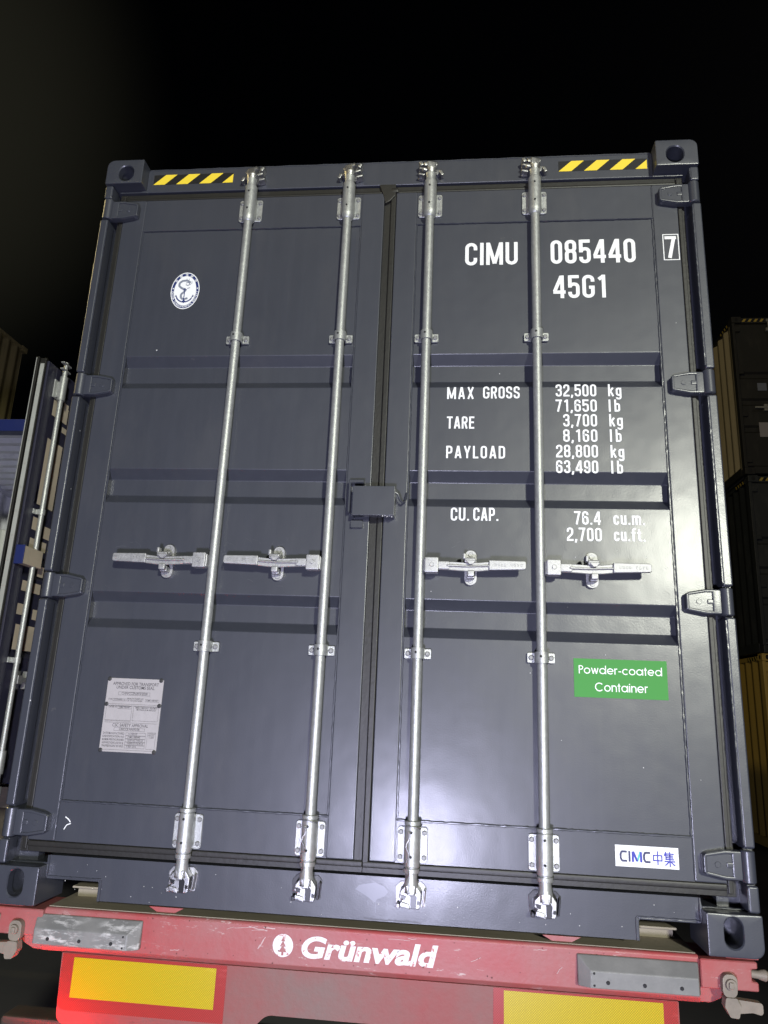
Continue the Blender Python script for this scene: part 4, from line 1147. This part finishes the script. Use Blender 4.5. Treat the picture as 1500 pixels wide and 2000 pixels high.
# scratches and chips of use on the beam
M_SCR = simple('bare_scratch', (0.46, 0.34, 0.33), 0.6)
M_CHIP = simple('dark_chip', (0.10, 0.03, 0.028), 0.7)
rg = random.Random(11); ys_ = .0488
for k, (x_, z_, dx_, dz_, w_) in enumerate(((-.315, -.086, .022, .034, .0022), (-.312, -.082, .014, .022, .0016), (-.395, -.030, .075, .006, .0012), (-.35, -.024, .060, -.010, .0018), (-.30, -.022, .035, -.004, .0030), (-.285, -.030, -.055, -.004, .0012), (-.42, -.036, .02, .008, .001), (.10, -.030, .07, .000, .0012), (.16, -.026, .03, .001, .0016), (.36, -.075, .03, .012, .0014), (.55, -.030, .04, .002, .0014), (.62, -.090, .016, .020, .0012), (-.60, -.110, .03, .004, .0016))):
    pts_ = [(x_+dx_*t_/4+rg.uniform(-.002, .002), z_+dz_*t_/4+rg.uniform(-.0015, .0015)) for t_ in range(5)]
    mb = MB(); offset_ribbon(mb, pts_, w_, False, Pm(ys_-.00005*k)); mb.build('paint_scratch', M_SCR, BEAM, recalc=False, smooth=False)
mb = MB()
for k in range(46):
    x_, z_ = rg.uniform(-1.0, 1.0), rg.choice((rg.uniform(-.124, -.105), rg.uniform(-.115, -.022), rg.uniform(-.032, -.020))); r_ = rg.uniform(.0012, .0034)
    mb.poly([(x_+r_*rg.uniform(.5, 1)*math.cos(a_), ys_-.0008-.00004*k, z_+r_*rg.uniform(.5, 1)*math.sin(a_)) for a_ in [R(q_) for q_ in range(0, 360, 60)]])
mb.build('paint_chips', M_CHIP, BEAM, recalc=False, smooth=False)
# corner locks at the beam ends
for sx in (-1, 1):
    X = lambda a: sx*a
    mb = MB()
    blk = [(X(1.040), -.016), (X(1.204), -.016), (X(1.204), -.034), (X(1.186), -.036), (X(1.186), -.068), (X(1.204), -.070), (X(1.204), -.094), (X(1.040), -.094)]
    mb.prism(blk, 'y', 0.034, 0.20, .003, 1)
    mb.box(X(1.12), X(1.215), 0.05, 0.22, -.014, -.001, .002)
    mb.build('lock_bracket', M_RED, TR)
    mb = MB(); mb.prism([(X(1.020), -.1425), (X(1.020), -.098), (X(1.130), -.098), (X(1.130), -.118), (X(1.075), -.1425)], 'y', .070, .16, .003, 1); mb.build('bracket_foot', M_RED, TR)
    mb = MB()
    eye = rounded([(X(1.092), -.108), (X(1.134), -.108), (X(1.138), -.046), (X(1.094), -.046)], .018)
    mb.prism(eye, 'y', .010, .034, .005, 2)
    mb.tube([(X(1.116), .012, -.072), (X(1.116), .002, -.072)], [.016, .0145], 18)
    mb.box(X(1.108), X(1.122), -.004, .004, -.082, -.064, .003)
    LK = mb.build('twist_lock', M_LOCK, TR)
    mb = MB()
    mb.prism(rounded([(X(1.098), -.106), (X(1.130), -.106), (X(1.140), -.128), (X(1.132), -.158), (X(1.108), -.156), (X(1.094), -.130)], .006), 'y', .004, .036, .004, 2)
    mb.prism(rounded([(X(1.128), -.112), (X(1.205), -.118), (X(1.205), -.150), (X(1.175), -.144), (X(1.128), -.150)], .008), 'y', .018, .044, .004, 2)
    mb.build('lock_lever', M_LOCK, LK)
    mb = MB(); mb.tube([(X(1.186), .06, -.053), (X(1.212), .06, -.055), (X(1.220), .06, -.0555), (X(1.232), .06, -.056), (X(1.240), .06, -.0565), (X(1.244), .06, -.057)], [.011, .011, .014, .0165, .012, .004], 16)
    mb.build('lock_pin', M_LOCK, LK)
# chassis: rails, underrun bar, lamps, axles
for sx in (-1, 1):
    mb = MB(); mb.box(sx*.42, sx*.56, 0.42, 12.1, -.50, -.145, .01); mb.box(sx*.38, sx*.60, 0.42, 12.1, -.160, -.144, .003)
    mb.build('chassis_rail', M_RED, TR)
for y in (3.4, 6.4, 9.2, 12.0):
    mb = MB(); mb.box(-1.10, 1.10, y-.07, y+.07, -.144, -.004, .006); mb.build('bolster', M_RED, TR)
mb = MB(); mb.box(-1.17, 1.17, 0.10, 0.20, -.470, -.352, .012); mb.box(-.52, -.44, 0.15, 0.55, -.45, -.20); mb.box(.44, .52, 0.15, 0.55, -.45, -.20)
mb.build('underrun_bar', M_UNDER, TR)
for sx in (-1, 1):
    mb = MB(); a, b = sorted((sx*.80, sx*1.16)); mb.box(a, b, 0.03, 0.0995, -.500, -.385, .012); mb.box(a, b, -.112, -.022, -.392, -.386, .001); mb.box(a, a+.012, -.05, .035, -.42, -.386, .001); TL = mb.build('tail_lamp', M_LAMPO, TR)  # hood plate over the lens is added to keep its light off the doors
    mb = MB(); a, b = sorted((sx*.96, sx*1.15)) if sx < 0 else (1.06, 1.15); mb.box(a, b, -0.10 if sx < 0 else 0.0, 0.031, -.490, -.398, .020, 3); mb.build('lamp_lens', M_LAMP, TL)
def wheel(parent, x, y, z, r=.50, w=.36):
    s = 1 if x > 0 else -1
    W_ = empty_part('wheel', parent); 
    mb = MB(); mb.tube([(x-w/2, y, z), (x-w/2+.03, y, z), (x-w/2+.06, y, z), (x+w/2-.06, y, z), (x+w/2-.03, y, z), (x+w/2, y, z)], [r*.62, r*.90, r, r, r*.90, r*.62], 40); mb.build('tyre', M_TYRE, W_)
    mb = MB(); xo_ = x+s*(w/2-.03); mb.tube([(xo_, y, z), (xo_+s*.035, y, z), (xo_+s*.036, y, z)], [r*.60, r*.60, r*.52], 32); mb.tube([(xo_+s*.03, y, z), (xo_+s*.09, y, z)], [r*.24, r*.20], 20)
    for k in range(10): mb.cyl((xo_+s*.045, y+r*.38*math.cos(k*PI/5), z+r*.38*math.sin(k*PI/5)), 'x', .014, .03, 6)
    mb.build('rim', M_LOCK, W_)
def running_gear(parent, ys):
    for y in ys:
        for sx in (-1, 1): wheel(parent, sx*1.02, y, -.67)
        mb = MB(); mb.tube([(-.9, y, -.67), (.9, y, -.67)], .065, 16); mb.box(-.50, -.46, y-.3, y+.3, -.69, -.49); mb.box(.46, .50, y-.3, y+.3, -.69, -.49); mb.build('axle', M_LOCK, parent)
    for sx in (-1, 1):
        mb = MB(); mb.box(sx*.62, sx*.74, 10.0, 10.12, -1.13, -.16, .006); mb.box(sx*.54, sx*.82, 9.93, 10.19, -1.17, -1.13, .006); mb.box(sx*.50, sx*.70, 10.0, 10.12, -.32, -.20); mb.build('landing_leg', M_LOCK, parent)
running_gear(TR, (3.2, 4.5, 5.8))

# ================================================================== other containers of the yard
def yard_container(label, loc, L, H, body, side, door, hazard=False, detail=True, open_end=False, group=None, prints=None, frame=None):
    """origin: middle of the bottom edge of the door end."""
    t = thing('shipping_container', label, 'container', loc, group)
    fr = frame or body
    for sx in (-1, 1):
        for z0 in (0, H-.118):
            for y0 in (0, L-.178):
                mb = MB()
                x0, x1 = sorted((sx*CW, sx*(CW-.162)))
                mb.box(x0, x1, y0, y0+.178, z0, z0+.118, .012)
                k = mb.build('corner_casting', fr, t)
                if y0 == 0:
                    h_ = MB(); a = sx*1.138
                    h_.prism(rounded([(a-.028, z0+.022), (a+.028, z0+.022), (a+.028, z0+.096), (a-.028, z0+.096)], .026), 'y', -.001, .004); h_.build('casting_hole', M_DARK, k)
                    h_ = MB(); xx = sx*(CW+.001)
                    h_.prism(rounded([(.055, z0+.030), (.120, z0+.030), (.120, z0+.092), (.055, z0+.092)], .028), 'x', xx-sx*.004, xx); h_.build('casting_hole', M_DARK, k)
        mb = MB(); a, b = sorted((sx*1.165, sx*1.217)); mb.box(a, b, .01, .13, .118, H-.118, .008); mb.build('corner_post', fr, t)
        mb = MB(); a, b = sorted((sx*1.155, sx*1.217)); mb.box(a, b, .178, L-.178, H-.10, H-.035, .004); mb.build('top_rail', body if open_end else fr, t)
        mb = MB(); mb.box(a, b, .178, L-.178, .02, .160, .004); mb.build('bottom_rail', body if open_end else fr, t)
        mb = MB(); mb.sheet([(sx*(1.211-d), .13+q) for q, d in corrugated(L-.26)], 'z', .12, H-.09); mb.build('side_wall', side, t)
    mb = MB(); mb.sheet([(.12+q, H-.022-d*1.25) for q, d in corrugated(L-.24, .209, .034)], 'x', -1.156, 1.156); mb.build('roof', body, t)
    mb = MB(); mb.sheet([(-1.15+q, L-.06-d) for q, d in corrugated(2.30)], 'z', .15, H-.1); mb.build('front_wall', body, t)
    mb = MB(); mb.box(-1.15, 1.15, .13, L-.1, .14, .17); mb.build('floor', M_DUST, t)
    mb = MB(); mb.box(-1.057, 1.057, .03, .14, H-.118, H-.01, .008); mb.build('door_header', fr, t)
    mb = MB(); mb.box(-1.057, 1.057, .03, .14, .02, .145, .008); mb.build('door_sill', fr, t)
    if hazard:
        for sx in (-1, 1):
            mb = MB(); x0, x1 = sorted((sx*.66, sx*1.04)); mb.poly([(x0, .028, H-.090), (x1, .028, H-.090), (x1, .028, H-.035), (x0, .028, H-.035)]); hz_ = mb.build('hazard_strip', M_BLACK, t, recalc=False, smooth=False)
            mb = MB()
            for k in range(4):
                a = x0+k*.098; mb.poly([(a, .0265, H-.090), (a+.044, .0265, H-.090), (a+.080, .0265, H-.035), (a+.036, .0265, H-.035)])
            mb.build('yellow_stripes', M_YDIM, hz_, recalc=False, smooth=False)
            xx = sx*1.2185
            mb = MB(); mb.poly([(xx, .19, H-.098), (xx, .60, H-.098), (xx, .60, H-.040), (xx, .19, H-.040)]); hz_ = mb.build('hazard_strip', M_BLACK, t, recalc=False, smooth=False)
            mb = MB()
            for k in range(4):
                a = .20+k*.098; mb.poly([(xx+sx*.001, a, H-.098), (xx+sx*.001, a+.044, H-.098), (xx+sx*.001, a+.080, H-.040), (xx+sx*.001, a+.036, H-.040)])
            mb.build('yellow_stripes', M_YDIM, hz_, recalc=False, smooth=False)
    if not open_end:
        for side_ in (-1, 1):
            x0, x1 = sorted((side_*.012, side_*1.155))
            mb = MB(); zz = [.16]
            prof = [(.055, .16)]
            for c in ((H*.28), (H*.45), (H*.62)):
                prof += [(.055, c-.07), (.09, c-.035), (.09, c+.035), (.055, c+.07)]
            prof.append((.055, H-.125))
            mb.sheet(prof, 'x', x0, x1)
            dd = mb.build('door', door, t, 20)
            if detail:
                for z in (.25, .37*H, .64*H, H-.24):
                    hb = MB(); a, b = sorted((side_*1.08, side_*1.19)); hb.box(a, b, .02, .06, z-.04, z+.04, .008); hb.build('hinge', fr, dd)
        if detail:
            for x, o in ((-.60, -1), (-.17, -1), (.17, 1), (.60, 1)):
                mb = MB(); mb.tube([(x, .028, .10), (x, .028, H-.06)], .017, 14)
                for z in (.10, H-.07): mb.box(x-.04, x+.04, .005, .05, z-.025, z+.025, .006)
                LBk = mb.build('locking_bar', M_GDIM, t)
                mb = MB(); mb.prism([(x+o*.02, 1.17), (x+o*.36, 1.175), (x+o*.36, 1.205), (x+o*.02, 1.21)], 'y', 0.0, .02, .003, 1); mb.box(x+o*.15, x+o*.21, .01, .056, 1.13, 1.25, .006); mb.build('handle', M_GDIM, LBk)
                for z in (.26, .9, 1.95, H-.24):
                    mb = MB(); mb.box(x-.05, x+.05, .012, .056, z-.03, z+.03, .006); mb.build('bearing_bracket', M_GDIM, LBk)
    return t

M_YDIM = simple('aged_yellow_vinyl', (0.55, 0.40, 0.07), 0.5)
M_GDIM = galv('weathered_galvanised', (0.42, 0.42, 0.38), 0.55, 0.6)
M_C_DARK = paint('faded_black_paint', (0.018, 0.0175, 0.015), 0.6, .1, .3, .35, (0.09, .085, .07))
M_C_CREAM = paint('cream_paint', (0.55, 0.47, 0.29), 0.55, .1, .3, .4, (0.33, .27, .17))
M_C_SLATE = paint('slate_paint', (0.024, 0.028, 0.029), 0.55, .1, .3, .35, (0.12, .12, .11))
M_C_YEL = paint('mustard_paint', (0.48, 0.33, 0.07), 0.55, .1, .3, .4, (0.3, .22, .08))
M_C_OCH = paint('ochre_paint', (0.52, 0.43, 0.20), 0.6, .05, .3, .5, (0.2, .17, .09))
M_C_BLUE = paint('blue_paint', (0.011, 0.020, 0.115), 0.5, .2, .25, .25, (0.05, .06, .12))
M_C_GREY = paint('grey_inside_paint', (0.72, 0.73, 0.78), 0.6, .05, .3, .4, (0.1, .1, .1))
M_C_NAVY = paint('navy_paint', (0.022, 0.022, 0.042), 0.42, .3, .2, .25, (0.07, .065, .07))
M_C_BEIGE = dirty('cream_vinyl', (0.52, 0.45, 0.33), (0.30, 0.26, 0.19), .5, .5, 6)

GZ = -1.17
SX, SY = 5.02+CW, 9.5
S1 = yard_container('mustard yellow container at the foot of the stack right of the grey container', (SX, SY+.05, GZ), 12.19, CH, M_C_YEL, M_C_YEL, M_C_YEL, True)
S2 = yard_container('slate grey container in the middle of the three-high stack on the right', (SX+.02, SY, GZ+CH+.004), 12.19, CH, M_C_SLATE, M_C_SLATE, M_C_SLATE, True)
S3 = yard_container('black-doored container with cream ribbed sides on top of the stack on the right', (SX-.03, SY-.04, GZ+2*(CH+.004)), 12.19, CH, M_C_DARK, M_C_CREAM, M_C_DARK, True)
# plates on the topmost doors
for x, z, w, h, mt_ in ((-.80, 1.58, .15, .14, M_GREYP), (-.79, .80, .24, .26, M_ALU)):
    mb = MB(); mb.box(x-w/2, x+w/2, .045, .0545, z-h/2, z+h/2, .003); mb.build('data_plate', mt_, S3)

# far left stack
yo = 4.35
for k, (lb, mt_) in enumerate((('slate container at the foot of the far left stack with the ochre top', M_C_SLATE), ('black container midway in the far left stack, under the ochre one', M_C_DARK), ('ochre container topmost in the stack beyond the open container with the blue frame', M_C_OCH))):
    yard_container(lb, (-8.62-CW, yo, GZ+k*(CH+.004)), 6.058, CH, mt_, mt_, mt_, False, False)

# open blue container on the left, its right door swung out
NX, NY = -2.36-CW, 2.85
NB = yard_container('open container with a blue door frame, its navy door swung out at the left', (NX, NY, 0), 12.19, CH, M_C_GREY, M_C_GREY, M_C_NAVY, False, False, True, frame=M_C_BLUE)
def leaf(x, s, detailed):
    """door leaf standing out at a right angle; local coordinates of the blue container; s: side its outer face looks."""
    L0 = -1.165                     # free edge
    mb = MB()
    a, b = sorted((x, x-s*.045))
    mb.box(a, b, L0, L0+.10, .13, 2.81, .005); mb.box(a, b, -.13, -.02, .13, 2.81, .005)
    mb.box(a, b, L0+.10, -.13, 2.66, 2.809, .004); mb.box(a, b, L0+.10, -.13, .131, .27, .004)
    prof = [(x-s*.004, .27)]
    for c in (.95, 1.45, 1.92): prof += [(x-s*.004, c-.07), (x-s*.036, c-.035), (x-s*.036, c+.035), (x-s*.004, c+.07)]
    prof.append((x-s*.004, 2.66))
    pp = [mb.bm.verts.new((p_[0], L0+.10, p_[1])) for p_ in prof]; qq = [mb.bm.verts.new((p_[0], -.13, p_[1])) for p_ in prof]
    for k in range(len(prof)-1): mb.bm.faces.new((pp[k], qq[k], qq[k+1], pp[k+1]))
    D_ = mb.build('door', M_C_NAVY, NB)
    g_ = MB()
    g_.box(min(x-s*.050, x-s*.012), max(x-s*.050, x-s*.012), L0-.022, L0-.001, .12, 2.82, .004)
    g_.box(min(x-s*.075, x-s*.058), max(x-s*.075, x-s*.058), L0-.030, L0+.010, .12, 2.83, .004)
    g_.box(min(x-s*.060, x-s*.046), max(x-s*.060, x-s*.046), L0-.006, L0+.05, .12, 2.815, .003)
    g_.prism([(L0-.010, 2.79), (L0+.05, 2.86), (L0+.10, 2.83), (L0+.12, 2.79)], 'x', x-s*.070, x-s*.050, .004)
    G_ = g_.build('door_gasket', M_GASK, D_)
    st_ = MB(); a, b = sorted((x-s*.046, x-s*.018)); st_.box(a, b, L0-.0255, L0-.0215, .14, 2.78, .001)
    for k in range(17): st_.cyl((x-s*.032, L0-.027, .2+k*.157), 'y', .006, .004, 10, .001)
    st_.build('retainer_strip', M_ALUD, D_)
    st_ = MB(); a, b = sorted((x-s*.0755, x-s*.0715)); st_.box(a, b, L0-.034, L0-.029, .12, 2.82, .001); st_.build('edge_strip', M_ALUD, D_)
    for yr, hd_ in ((L0+.135, 1), (L0+.60, 1)):
        xr = x+s*.038
        bm_ = MB(); bm_.tube([(xr, yr, .10), (xr, yr, 2.80)], .017, 18)
        for z in (2.80, 2.845): bm_.box(xr-.012, xr+.014, yr-.050, yr+.050, z-.006, z+.006, .004)
        bm_.tube([(xr, yr, 2.78), (xr, yr, 2.86)], .014, 12); bm_.box(xr-.02, xr+.02, yr-.03, yr+.03, .07, .13, .006)
        Bq = bm_.build('locking_bar', M_GALV, NB)
        for z0, z1 in ((2.58, 2.75), (.20, .33)):
            k_ = MB(); k_.tube([(xr, yr, z0), (xr, yr, z1)], .026, 20); k_.box(*sorted((x, x+s*.012)), yr-.052, yr+.052, z0+.01, z1-.03, .004)
            k_.box(*sorted((x, xr)), yr-.026, yr+.026, z0+.02, z1-.04, .004); k_.build('bearing_bracket', M_GALV, Bq)
        for z in (1.80, .86):
            k_ = MB(); k_.tube([(xr, yr, z-.018), (xr, yr, z+.018)], .0215, 18); k_.box(*sorted((x, x+s*.010)), yr-.048, yr+.048, z-.017, z+.017, .003); k_.box(*sorted((x, xr)), yr-.022, yr+.022, z-.017, z+.017, .003); k_.build('saddle_bracket', M_GALV, Bq)
        k_ = MB(); zq = .745
        k_.box(*sorted((x+s*.022, x+s*.058)), yr+.012, yr+.065, zq-.026, zq+.026, .004)
        k_.prism([(yr+.06, zq+.014), (yr+.30, zq+.018), (yr+.30, zq-.012), (yr+.06, zq-.015)], 'x', x+s*.040, x+s*.056, .003, 1)
        k_.box(*sorted((x, x+s*.055)), yr+.14, yr+.19, zq-.055, zq+.055, .006)
        k_.build('handle', M_GALVD, Bq)
    if detailed:
        # cream block lettering, worn
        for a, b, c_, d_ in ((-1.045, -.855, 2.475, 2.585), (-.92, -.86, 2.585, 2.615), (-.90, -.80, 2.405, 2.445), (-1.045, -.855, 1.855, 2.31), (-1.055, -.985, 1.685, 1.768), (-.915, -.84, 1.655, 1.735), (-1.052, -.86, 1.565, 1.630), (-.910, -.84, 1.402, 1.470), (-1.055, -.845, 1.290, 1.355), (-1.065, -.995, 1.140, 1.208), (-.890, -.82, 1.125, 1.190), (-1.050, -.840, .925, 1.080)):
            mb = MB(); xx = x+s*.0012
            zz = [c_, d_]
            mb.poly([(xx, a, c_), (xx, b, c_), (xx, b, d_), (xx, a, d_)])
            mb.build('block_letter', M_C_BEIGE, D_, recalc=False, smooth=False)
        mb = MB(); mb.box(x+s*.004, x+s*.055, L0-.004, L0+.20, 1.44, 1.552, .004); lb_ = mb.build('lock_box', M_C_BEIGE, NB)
        mb = MB(); mb.box(x-s*.002, x+s*.057, L0-.012, L0-.0045, 1.436, 1.556, .003); mb.build('end_plate', M_C_BLUE, lb_)
    return D_
M_ALUD = dirty('dull_aluminium', (0.40, 0.41, 0.38), (0.28, 0.28, 0.25), .5, .45, 9)
leaf(1.155, 1, True)
leaf(-1.155, -1, False)
# wrapped goods inside it
mb = MB()
rg = random.Random(5)
prof = []
for k in range(27):
    prof.append((-.95+k*.07, 0.42+.016*math.sin(k*1.9)+rg.uniform(-.008, .008)))
prof += [(.87, 1.6), (-.95, 1.6)]
mb.prism(prof, 'z', .1705, 2.02, .006, 1)
M_WRAP = dirty('stretch_wrap', (0.42, 0.43, 0.38), (0.26, 0.27, 0.23), .7, .35, 3)
wg = mb.build('wrapped_goods', M_WRAP, None, 25)
wg.location = (NX, NY, 0)
wg['label'] = 'pale block of stretch-wrapped goods inside the open container with the blue frame'; wg['category'] = 'wrapped goods'
# its trailer
T2 = thing('container_trailer', 'dusty brown trailer under the open container with the blue frame', 'trailer', (NX, NY, 0))
for sx in (-1, 1):
    mb = MB(); mb.box(sx*.42, sx*.56, 0.05, 12.1, -.50, -.145, .01); mb.build('chassis_rail', M_LOCK, T2)
for y in (.09, 4.0, 8.2, 12.05):
    mb = MB(); mb.box(-1.16, 1.16, y-.07, y+.07, -.144, -.0005, .006); mb.build('bolster', M_LOCK, T2)
mb = MB(); mb.box(-1.16, 1.16, 0.10, 0.20, -.60, -.48, .012); mb.box(-.52, -.46, .12, .2, -.49, -.15); mb.box(.46, .52, .12, .2, -.49, -.15); mb.build('underrun_bar', M_LOCK, T2)
running_gear(T2, (1.6, 2.9, 4.2))
